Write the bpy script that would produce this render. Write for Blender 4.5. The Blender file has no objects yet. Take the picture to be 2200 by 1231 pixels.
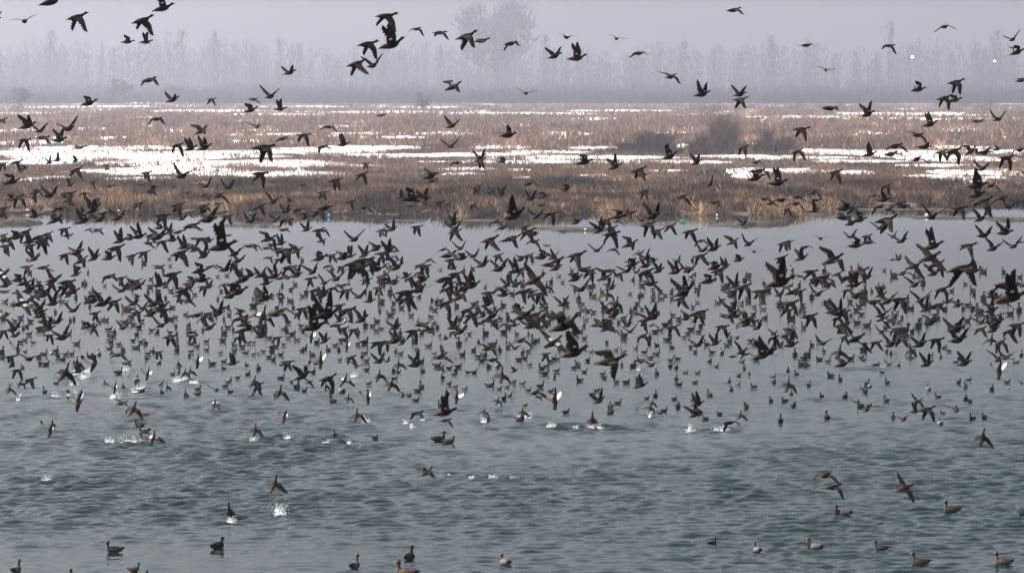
import bpy, math, random
import numpy as np
from mathutils import Vector, Euler, Matrix
R = math.radians
C = bpy.context.scene.collection
scn = bpy.context.scene

# ---------------------------------------------------------------- camera, sky, sun, exposure
FPX, YH, CAMH = 8000.0, 170.0, 12.5        # focal length in photo pixels, row of the horizon, camera height above water
TH = math.atan((615.5 - YH) / FPX)
cam_d = bpy.data.cameras.new('camera'); cam = bpy.data.objects.new('camera', cam_d); C.objects.link(cam)
cam.location = (0, 0, CAMH); cam.rotation_euler = (math.pi / 2 - TH, 0, 0)
cam_d.sensor_width = 36; cam_d.lens = FPX / 2200 * 36
cam_d.clip_start = 1; cam_d.clip_end = 20000
cam_d.dof.use_dof = True; cam_d.dof.focus_distance = 145; cam_d.dof.aperture_fstop = 5.0
scn.camera = cam
SUN_EL, SUN_AZ = R(34), R(-80)             # azimuth clockwise from the view direction (+Y): the sun stands ahead and to the left
w = bpy.data.worlds.new('World'); scn.world = w; w.use_nodes = True
nt = w.node_tree; bg = nt.nodes['Background']
sky = nt.nodes.new('ShaderNodeTexSky'); sky.sky_type = 'NISHITA'; sky.sun_disc = False
sky.sun_elevation = SUN_EL; sky.sun_rotation = SUN_AZ; sky.air_density = 1.0; sky.dust_density = 9.0; sky.ozone_density = 1.2
hs_ = nt.nodes.new('ShaderNodeHueSaturation'); hs_.inputs['Saturation'].default_value = 0.55          # thin high mist pales the blue
nt.links.new(sky.outputs[0], hs_.inputs['Color']); nt.links.new(hs_.outputs[0], bg.inputs[0]); bg.inputs[1].default_value = 0.15
sd = bpy.data.lights.new('sun', 'SUN'); sd.energy = 3.6; sd.angle = R(0.6); sd.color = (1.0, 0.95, 0.88)
sun = bpy.data.objects.new('sun', sd); C.objects.link(sun)
sdir = Vector((math.sin(SUN_AZ) * math.cos(SUN_EL), math.cos(SUN_AZ) * math.cos(SUN_EL), math.sin(SUN_EL)))
sun.rotation_euler = sdir.to_track_quat('Z', 'Y').to_euler(); sun.location = (-40, 20, 60)
scn.view_settings.view_transform = 'Standard'; scn.view_settings.look = 'None'
scn.view_settings.gamma = 1; scn.view_settings.use_curve_mapping = False
scn.view_settings.exposure = 1.04
scn.cycles.volume_bounces = 1; scn.cycles.max_bounces = 6; scn.cycles.use_denoising = True

FWD = Vector((0, math.cos(TH), -math.sin(TH))); UP = Vector((0, math.sin(TH), math.cos(TH)))
def ray(x, y): return FWD * FPX + Vector((x - 1100, 0, 0)) + UP * (615.5 - y)
def on_plane(x, y, z=0.0):                 # the point of the ground that shows at photo pixel x, y
    d = ray(x, y); return Vector((0, 0, CAMH)) + d * ((z - CAMH) / d.z)
def at_depth(x, y, D): return Vector((0, 0, CAMH)) + ray(x, y) * (D / FPX)
def ydist(y): return CAMH * FPX / (y - YH)

# ---------------------------------------------------------------- small helpers
def mesh_obj(name, V, F, mats, mi=None, parent=None, smooth=False, col=None):
    me = bpy.data.meshes.new(name); me.from_pydata([tuple(v) for v in V], [], F)
    for m in (mats if isinstance(mats, (list, tuple)) else [mats]): me.materials.append(m)
    if mi is not None: me.polygons.foreach_set('material_index', mi)
    if smooth: me.polygons.foreach_set('use_smooth', [True] * len(me.polygons))
    if col is not None:
        a = me.color_attributes.new('tint', 'FLOAT_COLOR', 'POINT'); a.data.foreach_set('color', np.asarray(col, np.float32).ravel())
    o = bpy.data.objects.new(name, me); C.objects.link(o)
    if parent: o.parent = parent
    return o
def tri_mesh(name, V, mats, k=3, col=None, kind=None, mi=None):     # loose k-gons out of a numpy array (n*k, 3)
    V = np.asarray(V, np.float32).reshape(-1, 3); n = len(V) // k
    me = bpy.data.meshes.new(name); me.vertices.add(len(V)); me.vertices.foreach_set('co', V.ravel())
    me.loops.add(n * k); me.loops.foreach_set('vertex_index', np.arange(n * k, dtype=np.int32))
    me.polygons.add(n); me.polygons.foreach_set('loop_start', np.arange(0, n * k, k, dtype=np.int32))
    for m in (mats if isinstance(mats, (list, tuple)) else [mats]): me.materials.append(m)
    if mi is not None: me.polygons.foreach_set('material_index', mi)
    if col is not None:
        a = me.color_attributes.new('tint', 'FLOAT_COLOR', 'POINT'); a.data.foreach_set('color', np.asarray(col, np.float32).ravel())
    me.update(calc_edges=True)
    o = bpy.data.objects.new(name, me); C.objects.link(o)
    if kind: o['kind'] = kind
    return o
def tag(o, label=None, cat=None, group=None, kind=None):
    if label: o['label'] = label
    if cat: o['category'] = cat
    if group: o['group'] = group
    if kind: o['kind'] = kind
    return o
def empty(name, loc):
    o = bpy.data.objects.new(name, None); o.location = loc; C.objects.link(o); return o

def mat(name, col, rough=0.8, noise=None, scale=20.0, spec=0.3, tint=False, rand=0.0, bump=0.0, metallic=0.0, emit=None, sub=0.0):
    m = bpy.data.materials.new(name); m.use_nodes = True; t = m.node_tree; b = t.nodes['Principled BSDF']
    b.inputs['Base Color'].default_value = (*col, 1); b.inputs['Roughness'].default_value = rough
    b.inputs['Specular IOR Level'].default_value = spec; b.inputs['Metallic'].default_value = metallic
    src = None
    if noise:
        tc = t.nodes.new('ShaderNodeTexCoord'); n = t.nodes.new('ShaderNodeTexNoise'); n.inputs['Scale'].default_value = scale
        n.inputs['Detail'].default_value = 4; t.links.new(tc.outputs['Object'], n.inputs['Vector'])
        mx = t.nodes.new('ShaderNodeMix'); mx.data_type = 'RGBA'; rp = t.nodes.new('ShaderNodeMapRange')
        rp.inputs['From Min'].default_value = 0.35; rp.inputs['From Max'].default_value = 0.65
        t.links.new(n.outputs[0], rp.inputs[0]); t.links.new(rp.outputs[0], mx.inputs[0])
        mx.inputs[6].default_value = (*col, 1); mx.inputs[7].default_value = (*noise, 1); src = mx.outputs[2]
        if bump:
            bp = t.nodes.new('ShaderNodeBump'); bp.inputs['Distance'].default_value = bump; t.links.new(n.outputs[0], bp.inputs['Height']); t.links.new(bp.outputs[0], b.inputs['Normal'])
    if tint:
        a = t.nodes.new('ShaderNodeAttribute'); a.attribute_name = 'tint'
        if src is None: src = a.outputs['Color']
        else:
            mm = t.nodes.new('ShaderNodeMix'); mm.data_type = 'RGBA'; mm.blend_type = 'MULTIPLY'; mm.inputs[0].default_value = 1
            t.links.new(src, mm.inputs[6]); t.links.new(a.outputs['Color'], mm.inputs[7]); src = mm.outputs[2]
    if rand:
        oi = t.nodes.new('ShaderNodeObjectInfo'); mr = t.nodes.new('ShaderNodeMapRange'); mr.inputs['To Min'].default_value = 1 - rand; mr.inputs['To Max'].default_value = 1 + rand
        hs = t.nodes.new('ShaderNodeHueSaturation'); t.links.new(oi.outputs['Random'], mr.inputs[0]); t.links.new(mr.outputs[0], hs.inputs['Value'])
        if src is None: hs.inputs['Color'].default_value = (*col, 1)
        else: t.links.new(src, hs.inputs['Color'])
        src = hs.outputs[0]
    if src is not None: t.links.new(src, b.inputs['Base Color'])
    if emit: b.inputs['Emission Color'].default_value = (*emit[0], 1); b.inputs['Emission Strength'].default_value = emit[1]
    return m
BIRDS = '''112,4,64U -12,48,45V 53,46,36W 167,37,50D 308,44,56N 352,18,50Z 275,91,29Z 315,91,29P 321,172,38A 372,215,32V 192,222,40Z 832,35,57N 792,95,50D 843,97,67P 768,137,48N 802,141,38V 
623,157,32V 582,207,38V 455,214,20N 545,214,24E 540,237,33Z 603,235,29P 820,248,24G 896,63,28A 946,71,32A 1004,78,50N 1036,88,34G 1098,94,34A 1218,81,28W 1193,121,34V 1240,126,45P 
975,187,38R 1130,201,28W 1325,84,24W 1373,115,33E 1442,165,35E 1510,203,40U 1590,204,33V 1592,214,32N 1578,22,34E 1733,98,30G 1774,151,24W 1784,233,38G 1865,246,36U 1911,99,30A 
2030,58,32A 1974,193,36Z 2055,177,38D 2030,211,36D 2052,216,32Z 2176,85,30V 2186,113,36Z 2197,172,34E 3,259,30E 60,271,42U 87,281,31V 148,277,40V 129,301,35U 53,302,32D 93,296,32E 
172,317,30G 37,349,28N 8,352,25D 53,362,20Z 107,350,20U 124,345,20P 163,346,17U 165,365,32N 228,355,20N 27,391,38Z 80,410,26E 151,398,20P 200,391,20N 237,400,24G 337,256,32A 
433,281,35R 553,272,30W 382,313,32D 410,320,32U 440,318,34U 568,317,54D 315,372,26D 392,378,44V 560,374,38D 305,397,20E 328,406,26Z 443,400,32V 492,403,30V 588,391,16G 707,273,28A 
608,298,32E 653,291,32D 693,316,28A 738,311,30U 786,352,18D 779,375,30N 722,388,32D 650,398,20G 845,410,16E 972,270,34V 1093,291,44Z 970,314,32V 1034,338,30V 1032,345,28D 
982,350,26E 1080,347,24Z 925,380,36Z 930,388,28G 1026,402,26D 1058,408,20V 1080,410,22V 1138,395,30E 1256,349,42Z 1322,359,34U 1373,366,38N 1380,378,26Z 1440,337,36P 1497,350,30U 
1217,405,30Z 1385,410,20E 1723,278,40N 1597,318,28D 1714,326,32D 1625,349,26E 1525,397,28V 1633,367,40A 1625,383,38Z 1672,394,46P 1796,370,34D 1745,411,26G 1999,268,34P 
1973,291,34E 2100,261,28G 2146,256,32V 1870,332,32P 1925,314,40A 1915,331,38G 1987,316,36G 1970,342,36A 2023,327,30D 2050,325,44D 2087,325,34R 2115,328,36G 2143,322,20Z 
2163,340,38D 2192,322,36A 2112,362,32V 1905,400,28D 2100,400,52P 2130,399,30E 2200,370,20V 38,426,34D 25,429,26Z 75,416,26D 6,449,30D 108,420,36V 148,416,34N 148,428,32R 
183,416,22E 209,428,18N 130,448,34A 200,451,46U 181,475,38U 75,465,30Z 119,473,42R 219,459,20G 215,473,34V 254,468,36V 139,493,28D 146,506,26E 191,493,18A 210,495,26E 53,500,36D 
34,510,38Z 6,506,24N 15,515,40E 85,510,38A 103,503,26D 91,518,40D 63,520,34U 66,528,30N 13,529,30D 166,543,36V 140,548,28N 75,556,32V 203,555,32U 235,555,34Z 175,560,34R 
259,518,34U 251,533,38N 270,513,20E 59,556,8S 324,413,26E 438,420,22A 404,414,16G 470,420,40A 299,438,26N 383,441,34N 438,443,32E 469,439,22G 305,460,22G 350,464,40D 404,460,20A 
435,455,36Z 393,470,24V 448,473,48V 488,465,28D 540,475,30V 344,490,26Z 413,485,44A 384,499,26G 300,508,38U 323,506,26D 365,500,26U 340,510,44V 350,520,30N 320,523,26E 371,516,30Z 
281,513,24Z 416,513,20A 435,514,34D 450,518,24Z 479,530,76P 490,506,20G 396,531,34U 413,531,32E 388,544,46N 418,538,26Z 439,550,34U 506,545,38V 538,529,28E 310,543,28N 284,550,30N 
364,554,8S 309,560,10T 513,560,30V 695,414,26N 588,433,32V 623,433,18Z 558,444,28N 615,455,28V 643,451,30E 699,446,36G 688,455,32N 656,468,24Z 678,463,22G 754,434,24N 783,446,30A 
593,473,26V 616,473,34A 610,494,26E 660,494,26U 684,495,28D 695,496,26A 691,518,22R 763,514,40V 556,471,20E 578,514,36R 809,535,34Z 604,524,28U 583,526,26A 575,533,24E 616,539,50N 
598,535,24N 638,539,30R 578,554,22A 601,558,26A 649,556,8T 688,555,38Z 713,549,26D 738,554,36Z 753,551,28P 784,560,56D 784,548,30U 819,495,24N 550,529,20E 820,545,28N 863,425,24P 
885,426,50Z 903,429,44E 911,429,34U 883,443,22G 944,435,22D 963,438,14D 1016,440,20N 1054,414,26E 1078,419,24U 844,493,28U 830,495,20N 896,488,28D 975,481,30U 979,491,34V 
978,499,32N 1066,476,28A 1081,489,32E 1094,463,24Z 1054,515,44N 1088,516,30G 991,533,28V 839,530,26B 835,540,34U 848,540,20E 835,556,28Z 953,536,24A 965,548,46E 921,559,22A 
855,559,14P 1019,550,28V 994,555,34Z 969,559,30D 1071,549,26N 1105,463,68P 1141,428,28U 1170,423,26Z 1216,411,18G 1163,441,24E 1153,465,30V 1185,460,32N 1239,478,28Z 1128,488,24D 
1135,498,38N 1149,504,24Z 1148,519,30A 1176,528,18G 1104,510,30N 1210,498,20G 1331,465,36Z 1350,460,40G 1300,475,36D 1326,476,22A 1288,495,36U 1315,490,28N 1315,503,42D 
1284,538,30V 1319,536,24A 1355,525,36R 1240,548,46N 1136,549,26D 1119,558,26Z 1165,553,36Z 1188,553,28V 1198,560,36V 1370,545,18A 1355,560,26D 1143,554,8T 1465,423,34A 
1535,435,28E 1498,451,14G 1403,466,48U 1379,473,22V 1393,483,38D 1385,414,24N 1413,496,30N 1441,486,28N 1483,498,34D 1506,518,26A 1535,535,34U 1510,539,26V 1506,550,34N 
1488,555,8T 1575,520,30R 1610,524,32V 1620,541,24W 1598,481,24V 1388,555,30V 1379,543,14V 1403,561,26Z 1588,559,30Z 1644,428,26E 1456,563,20V 1679,430,36E 1656,438,26E 
1713,424,30E 1748,414,28A 1755,430,26G 1710,438,32A 1691,450,22D 1751,453,28P 1816,448,40Z 1835,448,28N 1813,468,44G 1848,473,36Z 1829,481,28Z 1878,420,24A 1900,430,32Z 
1891,444,34A 1910,450,28A 1906,473,54N 1890,490,30V 1920,441,20G 1684,523,30D 1694,520,24N 1731,531,24A 1763,513,26W 1829,509,26V 1863,508,26D 1840,528,38Z 1865,521,30E 
1680,554,30N 1723,555,34U 1791,558,54R 1920,510,20V 1918,558,18E 1935,438,30E 1944,444,30G 2003,466,46V 2063,448,40N 2113,433,56N 2100,419,44Z 2154,426,40A 2169,445,34V 
2194,433,22N 2108,470,36U 2160,500,42U 2115,506,38V 2193,520,20G 1938,518,32V 2006,529,56P 2000,553,62C 2081,528,38N 2135,534,36V 2179,529,34V 1931,558,18U 58,574,28N 93,575,34E 
5,592,38C 9,587,24V 168,579,22Z 164,590,26P 189,583,6T 64,584,12S 83,604,12L 115,602,38V 110,609,30D 40,602,34Z 53,609,34G 13,614,30Z 10,627,26G 33,629,18G 145,607,46D 140,617,40A 
156,627,36Z 148,635,26U 65,622,38U 88,627,36Z 94,634,38V 73,637,30R 179,605,9T 185,607,7T 235,594,34A 260,598,28D 225,612,8S 199,619,7T 211,629,13L 263,624,32V 11,644,14S 
26,650,12S 128,632,9S 119,635,7T 163,635,9T 50,652,50C 68,654,12S 115,653,34U 119,667,8T 85,662,36V 90,669,28N 133,644,12L 143,647,10S 159,667,32V 188,639,16L 193,655,8T 
200,647,38Z 223,652,46V 245,649,36N 205,673,28D 220,683,12S 229,685,12S 270,659,20L 5,674,16T 15,677,20Z 45,679,14S 31,687,12L 65,687,14L 58,698,8T 50,702,8T 86,680,30V 93,692,30E 
123,692,34V 151,685,8T 159,682,8T 181,692,14L 214,690,10L 29,708,36V 8,712,26D 63,715,14S 105,707,34U 88,702,14T 148,713,14S 190,702,32Z 198,710,26B 201,699,16S 234,705,15S 
246,710,9T 265,705,28V 233,715,8T 268,687,18S 343,574,28E 366,569,8S 351,582,6T 371,590,44D 325,597,10S 294,604,26D 295,617,38V 279,609,12T 323,612,14S 343,612,34U 356,609,14S 
318,624,8T 339,622,10T 368,622,12S 386,619,20A 395,624,42N 418,630,11L 356,637,8T 413,602,26Z 404,610,26D 431,583,38Z 434,602,38Z 423,602,30A 453,573,24E 485,580,34V 468,592,8S 
488,589,10S 519,577,6T 504,567,30D 525,599,52V 538,592,30Z 481,612,24E 440,617,28D 449,617,24U 503,612,36D 513,627,48Z 495,637,36U 475,622,7T 468,639,7T 548,625,8T 545,639,10L 
545,652,12T 385,635,26D 406,647,26E 390,647,22A 288,652,32V 295,639,20Z 331,654,38U 348,659,40P 350,667,38D 370,657,13L 325,663,10T 283,664,26E 295,672,30N 308,662,26V 323,677,30V 
283,677,14S 399,673,10S 360,680,8T 368,682,14S 378,680,10S 425,677,36A 405,679,18E 438,684,28A 448,674,28N 470,674,34U 480,662,28A 491,657,8T 493,672,8T 463,670,10T 481,682,8T 
516,672,26Z 528,674,10T 514,685,34A 280,688,10S 286,694,14L 305,687,12S 299,699,10T 348,699,34V 338,708,10T 325,707,12L 335,710,9T 365,712,12L 378,698,8T 406,695,8T 405,705,12L 
436,705,8T 451,704,34V 481,710,12T 489,700,14L 501,705,8T 525,697,32U 533,707,34Z 519,712,34D 543,704,10L 294,715,9T 413,714,24A 380,715,8T 560,592,30U 591,594,34U 605,597,30E 
575,595,20G 619,597,26V 623,575,42A 638,592,32U 673,584,34V 666,599,26D 678,597,18G 705,572,22A 713,577,8T 724,599,36V 698,608,28V 735,574,24D 756,582,16G 763,567,60D 773,577,56D 
810,579,36U 788,602,26N 820,592,16T 821,602,10T 573,609,30U 606,610,8T 634,608,8T 625,619,7T 730,614,22E 741,612,26E 714,620,28A 743,625,32D 785,624,7T 815,619,28N 555,627,14T 
580,633,16L 600,632,22B 604,639,10T 621,642,8T 628,645,8T 658,624,10T 650,633,12L 698,622,12L 676,624,32D 695,635,28U 685,632,26N 773,637,32V 795,647,28P 818,642,14T 630,657,8T 
570,642,44U 555,652,22E 595,658,8T 650,664,32D 663,659,8T 638,674,20D 605,667,34E 595,674,50A 565,679,46B 563,697,18T 675,669,14T 703,677,74U 685,677,40B 676,702,70P 729,657,30D 
748,667,38N 778,687,40U 816,664,8T 810,687,14L 785,694,12T 800,697,12S 743,689,16B 730,689,24U 723,699,30A 738,707,28N 618,690,14L 609,702,16S 616,707,9T 646,697,12L 653,705,10T 
628,714,16S 565,712,20S 760,709,26D 769,709,10T 809,708,12S 819,704,12L 853,574,42U 829,569,16N 838,570,8T 903,570,26N 913,572,30D 920,575,7T 946,577,9S 996,579,9T 1015,574,8T 
973,577,22Z 979,589,34D 963,599,42D 948,604,34E 829,589,20D 873,594,26Z 881,599,26N 903,587,26A 908,602,34Z 900,607,30D 834,607,30Z 848,609,26Z 838,622,12T 843,632,18D 885,609,7T 
1010,593,7T 1038,569,34V 1073,579,38V 1095,588,10T 1016,614,42U 1000,617,36V 1043,613,7T 1080,619,30G 1091,612,28U 963,622,36N 978,629,26U 998,622,36Z 1050,630,34D 1075,620,30A 
1083,634,32Z 875,629,54N 873,644,36N 903,622,44V 899,632,10T 928,642,8T 938,645,9T 948,643,12S 988,638,38R 858,642,10T 846,648,8T 863,658,13S 879,660,8T 958,652,38N 981,653,10T 
926,659,10L 935,663,12S 1018,650,14S 1025,648,10S 1048,654,34Z 1063,658,9T 1081,652,10T 1026,660,12T 965,673,10T 838,673,16L 845,663,12L 884,675,12S 925,678,12L 1004,667,40D 
1015,677,36N 986,683,8T 931,689,9T 1000,689,9T 998,697,10T 1038,679,24U 1060,677,38V 1050,687,34A 1063,689,28N 1055,668,9T 1075,682,8T 1091,679,11T 1090,672,8T 1030,695,26E 
855,694,8T 850,704,32V 860,712,10T 898,689,8T 908,697,34G 918,709,30Z 928,712,26R 940,699,9T 928,702,10T 888,712,36D 975,704,32U 990,712,38V 973,714,20D 1043,712,12T 1085,697,24A 
1093,702,20D 1083,709,12T 906,713,8T 1009,714,8T 1110,582,38U 1120,582,24N 1179,569,36E 1195,577,34V 1166,583,7T 1200,590,7T 1228,579,8T 1256,579,38E 1268,582,34N 1310,582,34A 
1300,597,36R 1331,589,24N 1348,582,34V 1360,569,34Z 1368,585,20V 1359,597,8T 1108,600,8T 1123,607,10T 1150,602,54C 1184,602,9T 1209,604,9S 1238,599,36Z 1235,617,9T 1250,622,36V 
1268,612,14S 1275,610,8T 1304,615,9T 1315,619,26V 1269,627,8T 1293,624,9T 1108,614,30V 1123,627,34N 1135,624,26D 1141,627,30N 1160,632,34D 1173,617,28B 1181,622,8S 1101,628,8T 
1276,634,12S 1286,638,9S 1305,634,28B 1354,629,9S 1373,632,8T 1160,642,7T 1243,637,12T 1250,650,12L 1165,652,14L 1146,655,8T 1173,658,10T 1210,654,32V 1215,647,14T 1208,669,12S 
1253,662,12L 1263,665,12L 1275,668,12L 1243,670,12S 1298,657,14T 1323,654,34B 1310,667,36V 1323,674,30P 1318,679,34V 1308,689,32N 1341,680,12S 1329,689,9T 1365,658,10T 1355,664,9T 
1364,669,13L 1370,649,12S 1128,677,62C 1150,677,44N 1113,667,34Z 1170,677,40A 1165,682,34N 1160,689,26A 1188,672,12T 1195,675,14S 1183,674,12S 1220,677,8T 1258,683,13L 
1178,688,10T 1138,699,34V 1143,702,28U 1105,699,26Z 1165,699,14S 1215,699,82H 1254,695,9T 1283,699,30Z 1298,699,36Z 1305,704,36R 1315,709,28A 1349,699,28U 1355,712,28V 
1340,715,12T 1248,709,12S 1135,714,8T 1110,715,8T 1235,712,18S 1388,572,30U 1390,584,40N 1381,589,26D 1416,582,30U 1453,584,36U 1479,582,34V 1478,573,12L 1491,584,9T 1483,589,9T 
1538,574,38Z 1546,582,36N 1558,574,28U 1608,587,12L 1600,597,10T 1609,594,12S 1640,604,7T 1523,605,40Z 1519,593,8T 1533,595,8T 1489,602,11S 1444,604,14B 1461,613,7T 1498,617,10T 
1503,612,8T 1500,627,7T 1554,614,12L 1563,609,12T 1580,614,34U 1598,617,44D 1635,627,42N 1573,634,34V 1575,624,14T 1648,617,14T 1399,610,38E 1403,619,10S 1380,610,14S 1419,622,9T 
1379,630,8T 1404,629,8T 1429,632,10L 1443,624,8T 1443,639,7T 1419,637,14L 1403,640,12L 1470,629,60V 1475,622,40P 1463,642,34N 1498,647,10L 1488,657,7T 1550,642,14L 1541,647,12L 
1574,649,9T 1580,647,8T 1591,645,9T 1593,652,10S 1606,647,10L 1608,638,10T 1636,645,12L 1639,660,14L 1621,657,10S 1379,662,10L 1413,668,8T 1393,684,44V 1405,682,38U 1385,689,30D 
1445,674,12L 1458,682,12S 1460,690,9L 1475,684,30Z 1498,674,40D 1510,669,28N 1490,685,12S 1440,687,10T 1430,694,16S 1440,697,10S 1505,695,12T 1575,674,38U 1565,679,40E 
1583,679,34V 1605,687,44R 1619,672,12S 1645,679,9T 1625,689,20D 1584,698,8L 1604,697,34Z 1553,702,32D 1446,704,32D 1400,699,20E 1408,709,16S 1420,707,12S 1485,704,16S 1501,710,13S 
1478,714,12S 1628,704,32V 1565,715,10S 1678,607,80U 1689,577,7T 1701,575,9T 1703,588,8T 1719,594,20E 1743,584,36D 1744,599,9T 1716,608,9T 1699,612,9T 1771,578,10T 1775,587,18E 
1800,589,26N 1765,597,42N 1755,604,26A 1773,599,30E 1780,612,34R 1846,572,10T 1835,582,14T 1850,582,38N 1863,597,30U 1900,579,9S 1920,587,12T 1823,597,36N 1838,612,40U 
1821,624,28D 1843,634,42A 1855,622,20T 1873,622,7T 1888,615,10T 1899,613,7T 1675,634,26U 1705,627,38R 1718,627,30N 1744,632,12T 1758,632,36V 1779,645,14S 1771,648,12S 1826,645,9T 
1840,640,26A 1851,647,14L 1878,649,46A 1908,647,44V 1894,634,30U 1675,647,14T 1700,652,40D 1693,667,32D 1680,652,26N 1724,652,12L 1725,659,12L 1719,664,8T 1728,670,10S 
1740,680,40D 1703,679,12T 1694,685,8T 1803,672,46U 1788,669,34V 1813,674,34N 1800,684,30D 1784,658,8T 1818,667,12S 1828,673,8T 1845,655,14L 1839,663,14L 1850,672,14L 1841,690,16L 
1895,677,36V 1898,685,30C 1913,683,16S 1921,675,12T 1726,699,10T 1695,707,18S 1810,699,38N 1863,695,18S 1903,702,12L 1920,689,8T 1895,713,26V 1700,714,28R 1810,714,26Z 
1919,712,20D 1663,717,20V 1965,572,42C 2013,568,40N 1940,587,34A 1964,589,8T 1974,592,10S 2008,587,36V 1966,612,36V 1983,602,12T 2068,577,76N 2095,582,34P 2109,578,10T 2116,580,9T 
2156,580,9T 2191,592,12S 2074,608,10L 2089,620,9T 2093,629,8T 2025,622,38D 2045,622,11S 1995,635,9S 2163,614,70A 2175,639,84P 2179,614,34D 2198,614,24V 2113,634,14T 2130,637,28Z 
2143,639,28R 2160,637,16T 1933,644,46D 1945,644,16T 1979,645,38V 1990,664,34U 1953,659,14L 1960,659,9T 1994,655,12T 2008,659,38A 2020,652,16S 2038,647,32E 2015,665,8T 2009,674,14S 
2015,679,10T 2031,659,10T 2058,657,30Z 2069,659,9T 2079,652,14S 2090,658,10T 2104,663,16T 2131,667,36U 2125,677,26D 2148,649,34A 2189,660,14T 2171,670,16S 2129,685,46W 
2143,694,38U 2128,689,26N 2110,692,32V 2078,685,16S 2058,693,10T 2069,698,10S 2045,699,14S 2055,709,52V 1973,693,16T 1960,708,10T 2000,694,38Z 1993,685,14T 1978,683,10S 
1938,679,8T 1931,688,14S 1928,668,8S 1938,704,34S 2185,699,40D 2108,707,30N 2135,709,34U 2170,712,34N 45,732,12S 54,727,12S 34,721,26V 135,726,40V 165,734,16S 71,734,12L 4,752,12T 
39,748,34Q 54,754,10S 96,757,10T 113,758,18B 121,751,10T 141,757,14S 154,758,13S 108,721,26D 5,766,12S 23,767,28D 64,771,38W 84,763,9T 86,777,9T 99,779,16S 125,763,9T 135,769,14S 
178,768,10L 194,763,16L 164,781,30B 203,781,40Q 233,728,10S 239,732,9T 255,737,12S 235,744,15S 264,747,10T 213,756,10T 239,758,16B 256,762,34A 271,781,24E 25,787,18Z 48,786,8T 
38,796,30D 43,824,24B 66,816,30N 19,837,26B 96,837,10T 121,821,14S 140,801,46B 169,798,30U 255,797,18S 224,822,12K 248,832,26Q 264,831,16K 171,858,44Q 263,866,28G 243,719,14S 
286,729,12S 303,732,12S 313,734,10T 293,742,18S 366,724,34D 381,727,8T 380,739,9T 380,751,9T 318,757,14S 329,752,9T 341,757,24D 315,769,8T 341,774,10T 383,782,16K 411,734,16S 
424,742,12S 444,731,12S 444,749,12S 479,728,15S 414,722,26D 411,753,12S 406,763,14K 425,776,32Q 455,778,16L 474,756,10S 481,774,12S 480,789,9T 503,739,13L 521,742,14S 535,734,11S 
545,734,10S 504,751,12S 528,756,14S 545,759,10S 513,726,26D 501,781,30U 530,782,9T 318,803,28Q 278,776,16D 294,813,14T 371,801,11S 385,799,18Q 396,802,24B 408,799,22B 533,801,10T 
511,809,12S 491,816,15S 485,827,14S 345,822,14S 359,833,18K 346,842,16K 306,839,34W 398,847,20K 425,833,15S 425,844,15S 465,838,32W 495,839,14L 540,846,14S 545,821,30B 461,866,18B 
560,723,28U 580,723,12S 596,726,26D 619,723,12S 638,726,14L 609,738,11L 594,741,13S 584,743,10T 585,752,9T 565,753,10L 555,758,8S 603,759,14S 578,764,13S 588,769,9T 655,746,9T 
649,751,12S 681,732,10T 698,733,28U 670,722,30Q 738,727,20S 746,743,26Q 769,736,8T 784,731,13T 720,738,14S 705,748,10T 728,749,9T 670,758,10T 785,756,12S 778,762,9T 820,758,12S 
813,737,34N 665,773,9T 679,776,12S 689,773,38Q 730,771,10S 755,768,28D 788,772,13S 815,777,32V 555,787,12T 606,782,12S 618,778,30D 658,787,10S 673,796,10T 651,808,44U 765,786,30W 
788,791,14S 604,809,15S 626,818,10S 638,826,14T 665,821,20C 706,813,44D 741,816,30B 814,808,30B 793,822,12S 554,826,30D 600,844,36B 654,837,12S 734,834,16T 710,842,16K 715,857,14T 
748,856,22B 791,852,34Q 700,831,20K 850,733,36U 830,736,28D 865,737,24U 890,728,12T 921,739,15S 895,748,10S 948,743,8T 951,751,8T 850,752,8T 861,757,12S 898,759,9T 934,758,10S 
958,728,18Z 945,719,6T 1000,724,8T 986,733,14T 1028,732,8T 1059,736,20S 1018,749,10T 1050,748,36E 1074,748,10T 1091,741,10T 948,766,42A 978,771,12W 994,758,10T 1028,763,14S 
1041,758,12T 1035,771,16L 1059,773,34A 833,776,18V 856,784,26B 894,784,38U 904,773,16S 845,793,10T 856,797,12S 908,793,10T 940,782,16S 946,791,26R 965,788,14S 985,784,15S 
979,792,10T 975,803,11S 1005,798,12L 1019,797,13S 1050,784,11T 1069,781,12T 1078,808,36B 951,808,10T 848,811,14S 840,826,32B 864,849,38W 879,847,12S 905,826,12T 898,836,16S 
894,857,15S 965,822,12S 979,829,11S 999,833,12S 959,842,18K 1053,823,20S 1073,833,12S 1089,829,12S 1095,846,12S 1083,852,10T 1069,862,22B 981,853,32Q 946,866,10T 1120,731,36A 
1146,728,14T 1155,728,12S 1190,736,50C 1235,758,74P 1173,761,26D 1203,741,14T 1219,751,12T 1255,744,12S 1256,724,12S 1270,753,10S 1108,748,24V 1123,754,9T 1135,752,12S 
1128,766,13S 1115,769,15S 1191,766,10T 1181,773,14L 1198,769,11S 1263,771,9T 1139,782,10S 1163,787,10T 1175,784,13S 1239,777,9T 1243,784,11S 1233,787,12S 1171,799,17S 1196,794,14S 
1191,806,8T 1256,796,12S 1106,797,20Z 1304,733,8T 1341,727,11S 1324,749,11S 1339,752,13L 1366,744,12S 1313,776,78H 1336,781,8T 1361,781,14T 1295,801,12S 1299,809,12S 1245,813,11T 
1123,821,14S 1161,826,16S 1136,836,12S 1151,843,34A 1158,853,20E 1183,838,13S 1193,856,48Q 1104,818,8T 1129,869,10S 1283,836,13S 1273,844,13S 1274,853,10S 1288,861,34U 
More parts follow.
